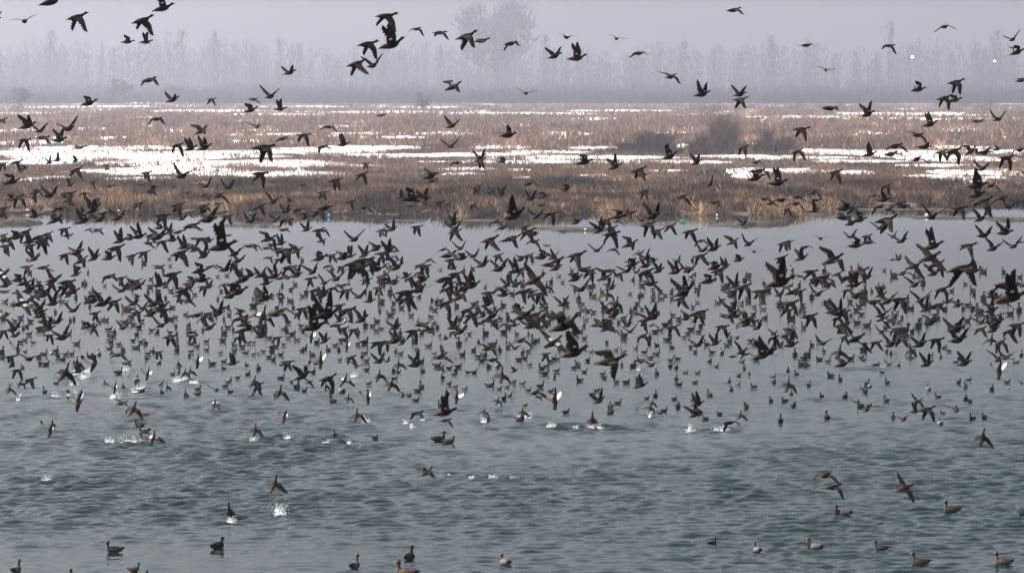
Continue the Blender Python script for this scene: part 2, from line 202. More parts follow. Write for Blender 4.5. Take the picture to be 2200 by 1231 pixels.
1328,862,15S 1324,817,9T 1346,818,16S 1370,813,9T 1371,831,24P 1371,774,20E 1313,869,10T 1381,722,30D 1396,721,9T 1395,736,8T 1411,739,12L 1411,756,16S 1385,754,14S 1435,726,18S 
1470,722,10S 1443,743,13L 1398,766,13S 1400,784,34W 1378,778,20V 1484,741,9T 1500,741,34V 1494,752,9T 1518,736,10T 1538,738,30U 1529,754,14L 1550,753,11T 1568,729,10T 1561,739,13L 
1584,726,28W 1613,729,14S 1624,737,14S 1595,756,36V 1575,766,22G 1603,761,24A 1640,763,60P 1625,769,14S 1594,774,13S 1599,788,9T 1441,771,13S 1455,768,14L 1440,783,10T 
1453,787,10T 1411,798,10T 1473,798,10S 1499,798,13S 1525,774,9T 1539,784,12S 1610,801,8T 1588,804,10S 1453,811,10T 1459,824,15S 1494,819,12S 1566,816,9T 1586,823,11S 1571,833,9T 
1619,828,14L 1379,828,30P 1408,846,11T 1390,852,11S 1449,854,12S 1491,857,12S 1524,844,11T 1456,868,9T 1400,866,20B 1500,868,34U 1603,869,10T 1654,756,56U 1675,736,18S 
1700,741,38U 1663,726,30D 1688,722,34E 1744,738,9T 1759,731,12L 1769,738,30V 1770,751,8T 1708,757,12T 1735,757,14T 1728,766,16S 1723,779,18L 1733,783,14L 1693,793,9T 1711,801,9T 
1661,807,12S 1663,817,9T 1693,828,34B 1700,843,10T 1738,823,9T 1760,769,15L 1779,773,13S 1784,803,11T 1805,811,10T 1803,758,36B 1811,783,40Z 1828,767,16S 1851,764,13S 1855,772,12S 
1883,781,14S 1856,746,14T 1841,728,52C 1815,724,24D 1883,736,30N 1914,741,40U 1905,752,8T 1914,756,8T 1911,783,18V 1895,798,12L 1863,821,9T 1868,826,9T 1853,831,12L 1859,838,10T 
1906,818,10T 1765,848,10T 1816,848,12T 1904,856,10T 1656,857,10T 1686,858,15L 1705,868,10T 1848,867,12T 1868,869,12S 1938,726,34N 1978,741,36U 1963,743,10S 1956,756,32K 
2013,731,36D 2059,731,48U 2028,743,13S 2039,752,11L 1993,782,36U 2000,761,11S 2021,764,8T 1931,782,9T 2063,766,9T 2054,776,12S 2073,781,38U 2130,731,30B 2150,736,36D 2146,743,8T 
2148,793,46Q 2145,771,36W 2183,774,14L 2194,758,10T 2163,768,30V 2060,818,10T 2081,814,13S 2074,826,9T 1995,832,10T 2015,849,10T 2075,852,11T 2164,819,13S 2131,832,10T 
2195,823,20W 2084,859,10L 1973,862,26C 110,921,40Q 168,866,36Q 286,880,38B 299,909,20L 310,919,24L 309,938,14T 330,940,32B 461,872,16B 612,895,30Q 548,925,30B 766,893,34B 
718,933,20K 806,938,13S 590,1040,42B 492,1103,46K 897,887,34A 958,886,60P 958,903,30A 943,938,28S 965,944,24S 1040,886,22B 1045,896,14T 1122,886,24B 1118,895,20S 1216,882,15S 
1272,905,36K 1311,879,14T 918,1014,34R 1397,877,22B 1418,885,13S 1427,879,15S 1457,869,11T 1494,890,38U 1504,883,10T 1515,896,13L 1545,886,13L 1568,908,34A 1590,893,24B 
1604,870,10T 1677,899,13T 1704,869,10T 1777,892,14T 1848,868,12T 1862,878,44W 1919,893,11T 1942,900,34W 1968,884,28P 1992,880,42D 2025,885,12L 2020,905,12T 2054,880,46W 
2089,895,12T 2114,893,11T 2111,940,44B 1775,1020,48A 1793,1046,44A 1945,1048,44C 1810,1096,34L 2045,1088,33L 1530,1163,20S 1627,1175,16T 1750,1168,34L 1892,1172,28L 1976,1200,36L 
2155,1200,36L 2198,1098,20S 245,1174,34L 468,1165,22T 35,1216,20T 288,1218,24S 153,1232,18T 325,1234,24L 762,1206,22T 880,1188,22T 873,1222,44L 1085,1200,20T'''
SPLASH = '''40,855,14 42,845,10 155,822,20 146,810,14 165,800,24 190,795,20 183,808,26 120,850,24 155,845,26 243,850,28 268,792,24 300,838,40 310,835,20 384,815,36 415,818,24 463,862,12 545,945,26 614,938,24 752,948,14 788,902,22 762,805,20 1040,903,22 1185,912,24 884,913,14 908,900,12 235,948,30 275,950,34 305,950,20 1395,892,20 1480,922,24 1555,922,34 1130,893,26 1235,915,12 1290,917,20 608,1102,44 500,1118,28 965,1017,10 1012,1022,12 1062,1022,18 1100,1027,14 100,1030,24 1270,915,20 1895,785,14 2140,615,8 1370,790,10 700,948,16 870,905,14'''
CHURN = " 1800,972,200,1 640,958,110,1 250,1031,110,1 90,1031,80,1 480,968,90,1 1290,915,160,1 1160,918,120,1 1230,1028,150,1 780,960,90,1 1640,1060,110,1 900,878,90,1 380,875,70,1 530,885,60,1 1290,920,60,1 1850,790,70,1 1780,855,60,1 1030,560,20,1 880,560,20,1 1560,1045,80,1 300,900,60,1 690,905,70,1"
WAVE = 1.35
# ---------------------------------------------------------------- water
def water_mat(name, body):
    m = bpy.data.materials.new(name); m.use_nodes = True; t = m.node_tree; b = t.nodes['Principled BSDF']
    b.inputs['Base Color'].default_value = (*body, 1); b.inputs['Roughness'].default_value = 0.03; b.inputs['IOR'].default_value = 1.333
    g = t.nodes.new('ShaderNodeNewGeometry'); sep = t.nodes.new('ShaderNodeSeparateXYZ'); t.links.new(g.outputs['Position'], sep.inputs[0])
    def nz(sx, sy, det, seed, rough=0.55):
        mp = t.nodes.new('ShaderNodeMapping'); mp.inputs['Scale'].default_value = (sx, sy, 1); mp.inputs['Location'].default_value = (seed, seed * 1.7, 0)
        mp.inputs['Rotation'].default_value = (0, 0, R(seed * 3 % 16 - 8))
        n = t.nodes.new('ShaderNodeTexNoise'); n.inputs['Scale'].default_value = 1; n.inputs['Detail'].default_value = det; n.inputs['Roughness'].default_value = rough
        n.inputs['Distortion'].default_value = 0.35
        t.links.new(g.outputs['Position'], mp.inputs[0]); t.links.new(mp.outputs[0], n.inputs['Vector']); return n.outputs[0]
    def mth(op, a, bb):
        n = t.nodes.new('ShaderNodeMath'); n.operation = op
        for i, v in enumerate((a, bb)):
            if isinstance(v, (int, float)): n.inputs[i].default_value = v
            else: t.links.new(v, n.inputs[i])
        return n.outputs[0]
    def ramp(v, a, bb, c, d):
        n = t.nodes.new('ShaderNodeMapRange'); n.interpolation_type = 'SMOOTHSTEP'
        for i, q in zip(range(1, 5), (a, bb, c, d)): n.inputs[i].default_value = q
        t.links.new(v, n.inputs[0]); return n.outputs[0]
    dist = sep.outputs['Y']
    chop = nz(0.75, 0.95, 3, 3.1); fine = nz(2.6, 3.4, 2, 7.7); swell = nz(0.10, 0.33, 2, 1.3); patch = nz(0.035, 0.045, 2, 9.1)
    near = mth('MULTIPLY', ramp(dist, 132, 178, 1.0, 0.30), ramp(dist, 165, 260, 1.0, 0.02)); near = mth('MULTIPLY', near, ramp(dist, 92, 112, 0.5, 1.0))
    pt = ramp(patch, 0.38, 0.62, 0.45, 1.25)
    h = mth('ADD', mth('MULTIPLY', chop, 0.020), mth('MULTIPLY', fine, 0.030))
    h = mth('MULTIPLY', mth('MULTIPLY', h, near), pt)
    sw = mth('MULTIPLY', mth('MULTIPLY', swell, 0.02), ramp(dist, 130, 250, 1.0, 0.0))
    h = mth('ADD', h, sw)
    t.links.new(ramp(dist, 140, 260, 0.13, 0.015), b.inputs['Roughness'])
    bp = t.nodes.new('ShaderNodeBump'); bp.inputs['Strength'].default_value = 1.0; bp.inputs['Distance'].default_value = 1.0
    t.links.new(h, bp.inputs['Height']); t.links.new(bp.outputs[0], b.inputs['Normal'])
    return m
M_water = water_mat('water', (0.003, 0.0125, 0.0115))
# the near water is real relief: a fan shaped grid raised by some ninety crossing waves, calmer towards the shore
rw = np.random.default_rng(8)
NR, NC = 1450, 400
Dw = 84.0 * (300.0 / 84.0) ** (np.arange(NR) / (NR - 1)); U = np.linspace(-1, 1, NC) * (1100 / FPX) * 1.55
Y_, U_ = np.meshgrid(Dw, U, indexing='ij'); X_ = U_ * Y_; Z_ = np.zeros_like(X_)
def pnoise(x, y, s):
    f = lambda a: (vn(x * a, y * a, s))
    return f(1)
def vn(x, y, seed):
    xi = np.floor(x); yi = np.floor(y); fx = x - xi; fy = y - yi; fx = fx * fx * (3 - 2 * fx); fy = fy * fy * (3 - 2 * fy)
    def hs(a, b): v = np.sin(a * 127.1 + b * 311.7 + seed * 74.7) * 43758.5453; return v - np.floor(v)
    return (hs(xi, yi) * (1 - fx) + hs(xi + 1, yi) * fx) * (1 - fy) + (hs(xi, yi + 1) * (1 - fx) + hs(xi + 1, yi + 1) * fx) * fy
calm = np.interp(Dw, [84, 96, 108, 125, 138, 150, 170, 200, 235, 270, 300], [.45, .60, .95, 1.1, .85, .55, .34, .13, .05, .015, 0.0])[:, None]
gust = .45 + 1.1 * vn(X_ / 9.0, Y_ / 16.0, 3) * (.6 + .8 * vn(X_ / 3.1, Y_ / 5.0, 5))
for k in range(130):
    lam = 0.13 * (1.0 / 0.13) ** (rw.random() ** .85); an = rw.normal(0.12, .50); kx, ky = math.sin(an) * 6.283 / lam, math.cos(an) * 6.283 / lam
    A = 0.0046 * lam ** .72 * rw.uniform(.5, 1.4)
    grp = .35 + 1.3 * vn(X_ / (lam * 5) + k * 3.3, Y_ / (lam * 7) + k, k)
    fade = np.clip((lam * 2.2 * 8000 / (Dw * Dw / CAMH)) * .10, 0.15, 1)[:, None]
    ph = kx * X_ + ky * Y_ + rw.uniform(0, 6.28); Z_ += A * grp * fade * (np.cos(ph) + .22 * np.cos(2 * ph))
churn = np.zeros_like(Z_)                                              # places where the flock has just churned the water up
for t_ in (SPLASH + CHURN).split():
    q = [float(v) for v in t_.split(',')]; c = on_plane(q[0], q[1] + 3); a = (q[2] if len(q) == 3 else q[2] / 1.6) * c.y / FPX
    churn += np.exp(-((X_ - c.x) / (a * 1.5)) ** 2 - ((Y_ - c.y) / (.8 + a * .8)) ** 2) * (1.3 if len(q) == 4 else 1.7)
Z_ *= calm * gust * WAVE + churn * 0.65
Vw = np.stack([X_, Y_, Z_], -1).reshape(-1, 3).astype(np.float32)
a = (np.arange(NR - 1)[:, None] * NC + np.arange(NC - 1)[None, :]).ravel(); Q = np.stack([a, a + 1, a + NC + 1, a + NC], 1).astype(np.int32)
me = bpy.data.meshes.new('near_water'); me.vertices.add(len(Vw)); me.vertices.foreach_set('co', Vw.ravel()); me.loops.add(Q.size); me.loops.foreach_set('vertex_index', Q.ravel())
me.polygons.add(len(Q)); me.polygons.foreach_set('loop_start', np.arange(0, Q.size, 4, dtype=np.int32)); me.polygons.foreach_set('use_smooth', [True] * len(Q)); me.materials.append(M_water); me.update(calc_edges=True)
o = bpy.data.objects.new('near_water', me); C.objects.link(o); tag(o, kind='structure')
o = mesh_obj('far_water', [(-700, 299.9, -.002), (700, 299.9, -.002), (700, 700, -.002), (-700, 700, -.002)], [(0, 1, 2, 3)], M_water); tag(o, kind='structure')

# ---------------------------------------------------------------- marsh ground
rng = np.random.default_rng(5)
def vnoise(x, y, seed=0):                                             # smooth value noise, numpy
    x = np.asarray(x, float); y = np.asarray(y, float)
    xi = np.floor(x); yi = np.floor(y); fx = x - xi; fy = y - yi; fx = fx * fx * (3 - 2 * fx); fy = fy * fy * (3 - 2 * fy)
    def hsh(a, b): v = np.sin(a * 127.1 + b * 311.7 + seed * 74.7) * 43758.5453; return v - np.floor(v)
    return (hsh(xi, yi) * (1 - fx) + hsh(xi + 1, yi) * fx) * (1 - fy) + (hsh(xi, yi + 1) * (1 - fx) + hsh(xi + 1, yi + 1) * fx) * fy
SH = [(-900, 468), (0, 462), (60, 456), (300, 452), (560, 458), (900, 463), (1200, 462), (1300, 456), (1500, 462), (1700, 464), (1760, 452), (1850, 440), (2200, 438), (3100, 436)]
def shore_y(px):                                                      # photo row of the waterline at photo column px
    return np.interp(px, [a for a, b in SH], [b for a, b in SH]) + 9 * (vnoise(np.asarray(px) / 37.0, 0, 3) - .5) + 6 * (vnoise(np.asarray(px) / 9.0, 1, 4) - .5)
def px_of(x, d): return 1100 + x * FPX / d
gx = np.concatenate([np.linspace(-600, -1, 1) , np.linspace(-150, 150, 501), [600]]) / 1.0
rows = 60; V = []; F = []
for i, u in enumerate(gx):
    col = float(np.clip(u, -150, 150)); px = px_of(col, 340)
    d0 = CAMH * FPX / (shore_y(px) - YH)
    for j in range(rows):
        q = (j / (rows - 1)); d = d0 - 1.0 + (4150 - d0) * q ** 3
        x = u * (1 + 0.0 * q) if abs(u) < 200 else u
        x = x * (1 + (d / d0 - 1) * (1 if abs(u) < 200 else 0.25))
        z = 0.02 if j == 0 else 0.12 + 0.10 * float(vnoise(x / 7.0, d / 9.0, 2)) + min(0.10, (d - d0) * 0.002)
        if j == 0: z = -0.05
        V.append((x, d, z))
for i in range(len(gx) - 1):
    for j in range(rows - 1):
        a = i * rows + j; F.append((a, a + rows, a + rows + 1, a + 1))
def ground_mat():
    m = bpy.data.materials.new('marsh_ground'); m.use_nodes = True; t = m.node_tree; b = t.nodes['Principled BSDF']; b.inputs['Roughness'].default_value = 0.9; b.inputs['Specular IOR Level'].default_value = 0.15
    g = t.nodes.new('ShaderNodeNewGeometry')
    def nz(sx, sy, det):
        mp = t.nodes.new('ShaderNodeMapping'); mp.inputs['Scale'].default_value = (sx, sy, 1); n = t.nodes.new('ShaderNodeTexNoise'); n.inputs['Scale'].default_value = 1; n.inputs['Detail'].default_value = det
        t.links.new(g.outputs['Position'], mp.inputs[0]); t.links.new(mp.outputs[0], n.inputs['Vector']); return n.outputs[0]
    r = t.nodes.new('ShaderNodeValToRGB'); e = r.color_ramp.elements
    e[0].position = 0.35; e[0].color = (0.022, 0.015, 0.011, 1); e[1].position = 0.66; e[1].color = (0.085, 0.056, 0.038, 1)
    t.links.new(nz(0.5, 0.12, 6), r.inputs[0])
    s = t.nodes.new('ShaderNodeMapRange'); s.inputs[1].default_value = 0.60; s.inputs[2].default_value = 0.63; t.links.new(nz(0.05, 0.016, 6), s.inputs[0])
    sp = t.nodes.new('ShaderNodeSeparateXYZ'); t.links.new(g.outputs['Position'], sp.inputs[0])
    k = t.nodes.new('ShaderNodeMapRange'); k.inputs[1].default_value = 400; k.inputs[2].default_value = 440; t.links.new(sp.outputs['Y'], k.inputs[0])
    k2 = t.nodes.new('ShaderNodeMapRange'); k2.inputs[1].default_value = 1900; k2.inputs[2].default_value = 1750; t.links.new(sp.outputs['Y'], k2.inputs[0]); km = t.nodes.new('ShaderNodeMath'); km.operation = 'MULTIPLY'; t.links.new(k.outputs[0], km.inputs[0]); t.links.new(k2.outputs[0], km.inputs[1]); k = km
    mu = t.nodes.new('ShaderNodeMath'); mu.operation = 'MULTIPLY'; t.links.new(s.outputs[0], mu.inputs[0]); t.links.new(k.outputs[0], mu.inputs[1])
    mx = t.nodes.new('ShaderNodeMix'); mx.data_type = 'RGBA'; t.links.new(mu.outputs[0], mx.inputs[0]); t.links.new(r.outputs[0], mx.inputs[6]); mx.inputs[7].default_value = (0.66, 0.62, 0.59, 1)
    t.links.new(mx.outputs[2], b.inputs['Base Color']); return m
tag(mesh_obj('marsh_ground', V, F, ground_mat(), smooth=True), kind='structure')

# snow lying on the marsh: low irregular mounds; (x, y, half width, half height) in photo pixels say where each lies
M_snow = mat('snow', (0.74, 0.70, 0.67), 0.65, (0.58, 0.56, 0.56), 0.6, bump=0.05)
SN = [(120, 333, 240, 7), (60, 310, 90, 6), (300, 341, 300, 8), (470, 356, 280, 8), (80, 352, 120, 8), (330, 372, 170, 9), (560, 379, 160, 7), (640, 360, 170, 5), (680, 327, 150, 6),
      (230, 322, 200, 5), (480, 331, 160, 5), (800, 321, 120, 5), (860, 338, 130, 4), (1040, 336, 110, 4), (1100, 352, 160, 3.5), (1260, 343, 190, 5), (1180, 331, 90, 4), (1400, 352, 200, 4),
      (1080, 320, 70, 5), (1280, 322, 60, 4), (1340, 394, 30, 2.5), (1420, 372, 60, 2), (1280, 382, 30, 2), (1580, 340, 100, 3), (1700, 343, 140, 3.5), (1760, 330, 90, 6), (1900, 333, 160, 8), (1850, 351, 120, 3),
      (1650, 372, 130, 7), (1820, 375, 60, 5), (1590, 380, 40, 8), (2060, 345, 130, 6), (2150, 330, 90, 5), (2100, 376, 110, 6), (1990, 384, 50, 3), (2020, 360, 110, 3), (1600, 313, 40, 4),
      (440, 408, 60, 4), (120, 387, 40, 3), (260, 393, 70, 5), (330, 389, 60, 3), (420, 400, 40, 4), (60, 392, 30, 4), (780, 408, 60, 2.5), (1010, 368, 60, 3.5), (1120, 371, 30, 3), (990, 379, 40, 3), (1130, 388, 30, 2.5),
      (720, 275, 70, 3), (560, 283, 50, 3), (360, 285, 60, 4), (150, 280, 90, 3), (40, 283, 60, 4), (950, 290, 70, 4), (620, 292, 60, 3), (1220, 291, 60, 4), (1230, 300, 50, 3), (1130, 246, 190, 3.0),
      (820, 243, 140, 2.5), (600, 248, 110, 2.5), (450, 240, 150, 2.5), (200, 231, 160, 2.5), (70, 218, 120, 1.6), (330, 222, 120, 1.5), (640, 231, 120, 1.6), (900, 232, 100, 1.6), (1300, 258, 100, 2.5), (1330, 240, 120, 2),
      (1720, 254, 130, 3), (1900, 247, 120, 4), (2030, 249, 90, 3.5), (1960, 258, 80, 3), (2130, 258, 90, 2.5), (1560, 247, 80, 2), (100, 298, 60, 3), (260, 300, 80, 3), (500, 308, 70, 4), (1460, 290, 60, 4), (1480, 318, 40, 4),
      (860, 298, 60, 3), (760, 290, 60, 2), (1880, 290, 40, 2), (2170, 297, 50, 3), (2060, 285, 40, 2), (1650, 262, 50, 2), (20, 246, 90, 2), (300, 255, 70, 1.6), (540, 262, 50, 1.6)]
Vs, Fs = [], []
for k, (cx, cy, hw, hh) in enumerate(SN):
    c = on_plane(cx, cy); D = c.y; a = hw * D / FPX
    b_ = (ydist(cy - hh) - ydist(cy + hh)) / 2
    n = 40; base = len(Vs)
    for ring, (f, z) in enumerate(((1.0, 0.10), (0.93, 0.30), (0.6, 0.36))):
        for i in range(n):
            t_ = 2 * math.pi * i / n; ct, st = math.cos(t_), math.sin(t_)
            wob = 1 + 0.55 * (float(vnoise(ct * 2.3 + k * 9, st * 2.3, 5)) - .5) + 0.5 * (float(vnoise(ct * 6 + k * 5, st * 6, 6)) - .5)
            Vs.append((c.x + a * f * wob * ct, c.y + b_ * f * wob * st, z + 0.05 * float(vnoise(ct * 3, st * 3 + k, 8))))
    Vs.append((c.x, c.y, 0.40)); ce = len(Vs) - 1
    for i in range(n):
        j = (i + 1) % n
        Fs += [(base + i, base + j, base + n + j, base + n + i), (base + n + i, base + n + j, base + 2 * n + j, base + 2 * n + i), (base + 2 * n + i, base + 2 * n + j, ce)]
tag(mesh_obj('snow', Vs, Fs, M_snow, smooth=True), kind='structure')

# ---------------------------------------------------------------- reeds and dry grass: stuff
M_reed = mat('dry_reed', (1, 1, 1), 0.85, tint=True, spec=0.1)
def snow_at(px, py):
    s = np.zeros(len(px))
    for cx, cy, hw, hh in SN: s = np.maximum(s, (((px - cx) / hw) ** 2 + ((py - cy) / hh) ** 2 < 1.0) * 1.0)
    return s
def reeds(name, n, y0, y1, h0, h1, wd, blades, thin_on_snow, palette, dens=None, lean=0.25, label=''):
    py = rng.uniform(0, 1, n); d0, d1 = ydist(y1), ydist(y0)
    D = d0 + (d1 - d0) * py; px = rng.uniform(-180, 2380, n)
    keep = D * 0 < 1
    if y1 > 430: D = np.where(True, np.maximum(D, 0), D)
    yy = YH + CAMH * FPX / D
    keep &= yy < shore_y(px) + 1.5
    x = (px - 1100) * D / FPX
    cl = vnoise(x / 3.0, D / 5.0, 11) * .6 + vnoise(x / 11.0, D / 26.0, 12) * .6
    keep &= rng.uniform(0, 1, n) < np.clip((cl - 0.36) * 3.2 + 0.30, 0.12, 1)
    keep &= rng.uniform(0, 1, n) > snow_at(px, yy) * thin_on_snow
    if dens is not None: keep &= rng.uniform(0, 1, n) < dens(px, yy)
    x, D, cl, px = x[keep], D[keep], cl[keep], px[keep]; n = len(x)
    tall = vnoise(x / 6.0, D / 12.0, 21)
    pal = np.array(palette); ci = np.clip(vnoise(x / 2.2, D / 6.0, 31) * .8 + vnoise(x / 14., D / 30., 32) * .5 - .15 + rng.uniform(-.18, .18, n), 0, .999) * (len(pal) - 1)
    base = pal[ci.astype(int)] * (1 - (ci % 1)[:, None]) + pal[np.minimum(ci.astype(int) + 1, len(pal) - 1)] * (ci % 1)[:, None]
    out, cols = [], []
    for b in range(blades):
        h = (h0 + (h1 - h0) * np.clip(tall + rng.uniform(-.25, .25, n), 0, 1)) * rng.uniform(.55, 1.05, n)
        ax = x + rng.normal(0, 0.25, n) * wd * 6; ay = D + rng.normal(0, .3, n)
        lx = rng.normal(0, lean, n) * h; ly = rng.normal(0, lean, n) * h; ww = wd * rng.uniform(.6, 1.4, n); an = rng.uniform(-.6, .6, n)
        dx, dy = ww * np.cos(an), ww * np.sin(an); z0 = 0.05 + 0 * h
        p = np.stack([np.stack([ax - dx, ay - dy, z0], 1), np.stack([ax + dx, ay + dy, z0], 1), np.stack([ax + lx + dx * .5, ay + ly, z0 + h * .8], 1), np.stack([ax + lx * 1.3, ay + ly * 1.3, z0 + h], 1)], 1)
        out.append(p.reshape(-1, 3))
        c = base * rng.uniform(.65, 1.35, (n, 1)); c = np.concatenate([c, np.ones((n, 1))], 1); cols.append(np.repeat(c, 4, 0))
    o = tri_mesh(name, np.concatenate(out), M_reed, 4, np.concatenate(cols), 'stuff')
    tag(o, label, 'reeds'); return o
P1 = [(0.020, 0.013, 0.009), (0.062, 0.037, 0.024), (0.15, 0.092, 0.055), (0.42, 0.28, 0.165)]
P2 = [(0.08, 0.05, 0.036), (0.19, 0.12, 0.08), (0.31, 0.20, 0.13)]
P3 = [(0.13, 0.078, 0.052), (0.27, 0.165, 0.108), (0.40, 0.255, 0.165)]
def leftgap(px, py): return np.where((py < 408) & (px < 780), 0.35, 1.0)
reeds('bank_reeds', 56000, 398, 470, 0.30, 1.5, 0.045, 6, 0.65, P1, leftgap, 0.35, 'matted straw brown reeds standing along the near bank')
reeds('marsh_reeds', 44000, 318, 398, 0.3, 1.3, 0.045, 4, 0.72, P2, None, 0.25, 'thin brown reeds standing between the snow sheets')
def belt(px, py): return np.where((py > 250) & (py < 322), 1.0, 0.42) * np.where((px > 950) & (px < 2200) & (py > 300), 1.0, 0.85)
reeds('field_reeds', 60000, 229, 322, 0.5, 2.2, 0.14, 4, 0.80, P3, belt, 0.15, 'hazy band of tall brown reeds across the far marsh')

# low mud banks and tussocks standing in the shallows
M_mud = mat('wet_mud', (0.020, 0.016, 0.012), 0.7, (0.055, 0.042, 0.028), 3.0)
def islet(cx, cy, hw, h, seed, tuft):
    c = on_plane(cx, cy); a = hw * c.y / FPX; V, F = [], []; n = 48
    for f, z in ((1, -0.03), (.85, .6), (.5, 1.0)):
        for i in range(n):
            t_ = 2 * math.pi * i / n; ct, st = math.cos(t_), math.sin(t_); wob = .75 + .5 * float(vnoise(ct * 2 + seed, st * 5, seed))
            zz = z if z < 0 else z * h * (.35 + 1.0 * float(vnoise(ct * 5 + seed, st * 2 + f * 3, seed + 1)))
            V.append((a * f * ct * wob, 0.9 * f * st * wob, zz))
    V.append((0, 0, h * .7))
    for i in range(n):
        j = (i + 1) % n; F += [(i, j, n + j, n + i), (n + i, n + j, 2 * n + j, 2 * n + i), (2 * n + i, 2 * n + j, 3 * n)]
    o = mesh_obj('mud_islet', V, F, M_mud, smooth=True); o.location = c; o['kind'] = 'structure'
    if tuft:
        m = tuft; x = rng.uniform(-a, a, m) * .85; hh = rng.uniform(.1, .5, m) * (1 + h); P = []; K = []
        for i in range(m):
            l = rng.normal(0, .12); yy = rng.uniform(-.5, .5); P += [(x[i] - .012, yy, 0), (x[i] + .012, yy, 0), (x[i] + l, yy, hh[i])]; cc = P1[rng.integers(1, 4)]; K += [(*cc, 1)] * 3
        g = tri_mesh('shallows_grass', np.array(P) + np.array(c), M_reed, 3, K, 'stuff'); tag(g, 'sparse dry stalks on a mud islet in the shallows', 'grass')
for k, q in enumerate([(1240, 494, 70, .20, 150), (1195, 491, 50, .15, 0), (1625, 482, 75, .34, 160), (1550, 485, 30, .10, 0), (568, 486, 20, .16, 10), (592, 487, 14, .12, 0), (510, 485, 44, .12, 120), (470, 487, 20, .05, 0),
                       (2075, 469, 120, .14, 50), (2175, 473, 50, .2, 60), (1990, 466, 60, .08, 0), (30, 480, 60, .35, 160), (870, 474, 50, .06, 0), (1040, 474, 60, .08, 40), (1480, 477, 60, .06, 10), (1740, 462, 40, .10, 50), (1400, 484, 50, .05, 0), (1960, 450, 160, .08, 60)]):
    islet(*q[:4], k + 3, q[4])

# ---------------------------------------------------------------- bare trees and bushes
M_bark = mat('bare_bark', (0.10, 0.085, 0.080), 0.9, (0.17, 0.145, 0.135), 4.0)
M_twig = mat('bare_twig', (0.12, 0.075, 0.055), 0.9, (0.22, 0.145, 0.10), 0.8)
M_dark_twig = mat('dark_twig', (0.050, 0.034, 0.028), 0.9, (0.13, 0.085, 0.058), 0.8)
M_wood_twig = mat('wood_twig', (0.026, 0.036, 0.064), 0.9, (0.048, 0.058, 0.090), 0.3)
M_scrub = mat('scrub_twig', (0.075, 0.045, 0.032), 0.9, (0.17, 0.105, 0.07), 0.8)
M_green = mat('evergreen_scrub', (0.030, 0.040, 0.022), 0.9, (0.075, 0.075, 0.045), 6.0)
def tube(V, F, pts, r0, r1, n=5):
    b = len(V); m = len(pts)
    for k, p in enumerate(pts):
        r = r0 + (r1 - r0) * k / (m - 1)
        for i in range(n):
            t_ = 2 * math.pi * i / n; V.append((p[0] + r * math.cos(t_), p[1] + r * math.sin(t_), p[2]))
    for k in range(m - 1):
        for i in range(n):
            j = (i + 1) % n; F.append((b + k * n + i, b + k * n + j, b + (k + 1) * n + j, b + (k + 1) * n + i))
def bush(name, cx, cy, wpx, hpx, strands, seed, m_t, label, cat='bush', leaf=0, group=None, stick=0.02):
    c = on_plane(cx, cy, .1); D = c.y; a = wpx / 2 * D / FPX; H = hpx * D / FPX; rs = random.Random(seed)
    root = empty(name, c); tag(root, label, cat, group)
    V, F = [], []
    for k in range(7):
        x0 = rs.uniform(-.45, .45) * a; l = rs.uniform(-.5, .5) * a
        tube(V, F, [(x0, 0, -.1), (x0 + l * .3, 0, H * .25), (x0 + l, rs.uniform(-.4, .4) * a, H * .6)], stick * 3, stick, 4)
    mesh_obj('stem', V, F, M_bark, parent=root)
    P = []; tw = stick; nc = max(4, int(wpx / 13)); cl = []
    for q in range(nc):
        x0 = (q + .5 + rs.uniform(-.4, .4)) / nc * 2 - 1; cl.append((x0 * a * .85, rs.gauss(0, .3) * a, H * rs.uniform(.45, 1.0) * max(.35, 1 - abs(x0) ** 2.2 * .65), rs.uniform(-.15, .15) + x0 * .25))
    for k in range(strands):
        bx, by, bh, ln = rs.choice(cl); x0 = bx + rs.gauss(0, .05) * a; y0 = by + rs.gauss(0, .05) * a; up = bh * rs.uniform(.35, 1.0); z0 = rs.uniform(0, .35) * up
        lx = ln * up + rs.gauss(0, .20) * up; ly = rs.gauss(0, .2) * up; r = tw * rs.uniform(.5, 1.4)
        x0 += lx * (z0 / up) * .6
        A = (x0, y0, z0); B = (x0 + lx * .4, y0 + ly * .5, z0 + (up - z0) * .55); T = (x0 + lx, y0 + ly, up)
        P += [(A[0] - r, A[1], A[2]), (A[0] + r, A[1], A[2]), (B[0], B[1], B[2]), (B[0] - r * .8, B[1], B[2]), (B[0] + r * .8, B[1] + r, B[2]), T]
        if leaf:
            for q in range(leaf):
                f = rs.random(); px_ = A[0] + (T[0] - A[0]) * f + rs.gauss(0, .1); pz = A[2] + (T[2] - A[2]) * f; s = rs.uniform(.05, .13)
                P += [(px_ - s, y0 + rs.uniform(-.4, .4), pz), (px_ + s, y0 + rs.uniform(-.4, .4), pz + rs.uniform(-s, s)), (px_, y0, pz + s * 1.6)]
    o = tri_mesh('crown', P, m_t, 3); o.parent = root; return root
bush('bare_bush', 1540, 335, 130, 112, 2600, 1, M_scrub, 'largest dark bare bush, rising above the reeds right of centre', stick=.045)
bush('bare_bush', 1390, 334, 165, 66, 2000, 2, M_dark_twig, 'low wide dark thicket just left of the largest bush', stick=.05)
bush('bare_bush', 1655, 334, 120, 70, 1300, 3, M_scrub, 'brown bare bush just right of the largest bush', stick=.045)
bush('bare_bush', 1310, 333, 60, 26, 260, 4, M_dark_twig, 'small dark scrub at the left end of the thicket', stick=.04)
bush('leafy_bush', 1535, 381, 95, 26, 420, 5, M_green, 'low dark green bush behind the reeds beside the snow mound', leaf=4, stick=.03)
bush('leafy_bush', 330, 405, 46, 14, 160, 6, M_green, 'small green tuft in the reeds at the left of the near bank', leaf=4, stick=.03)
bush('leafy_bush', 485, 392, 95, 16, 260, 16, M_green, 'olive scrub hump between snow sheets, left of centre', leaf=4, stick=.03)
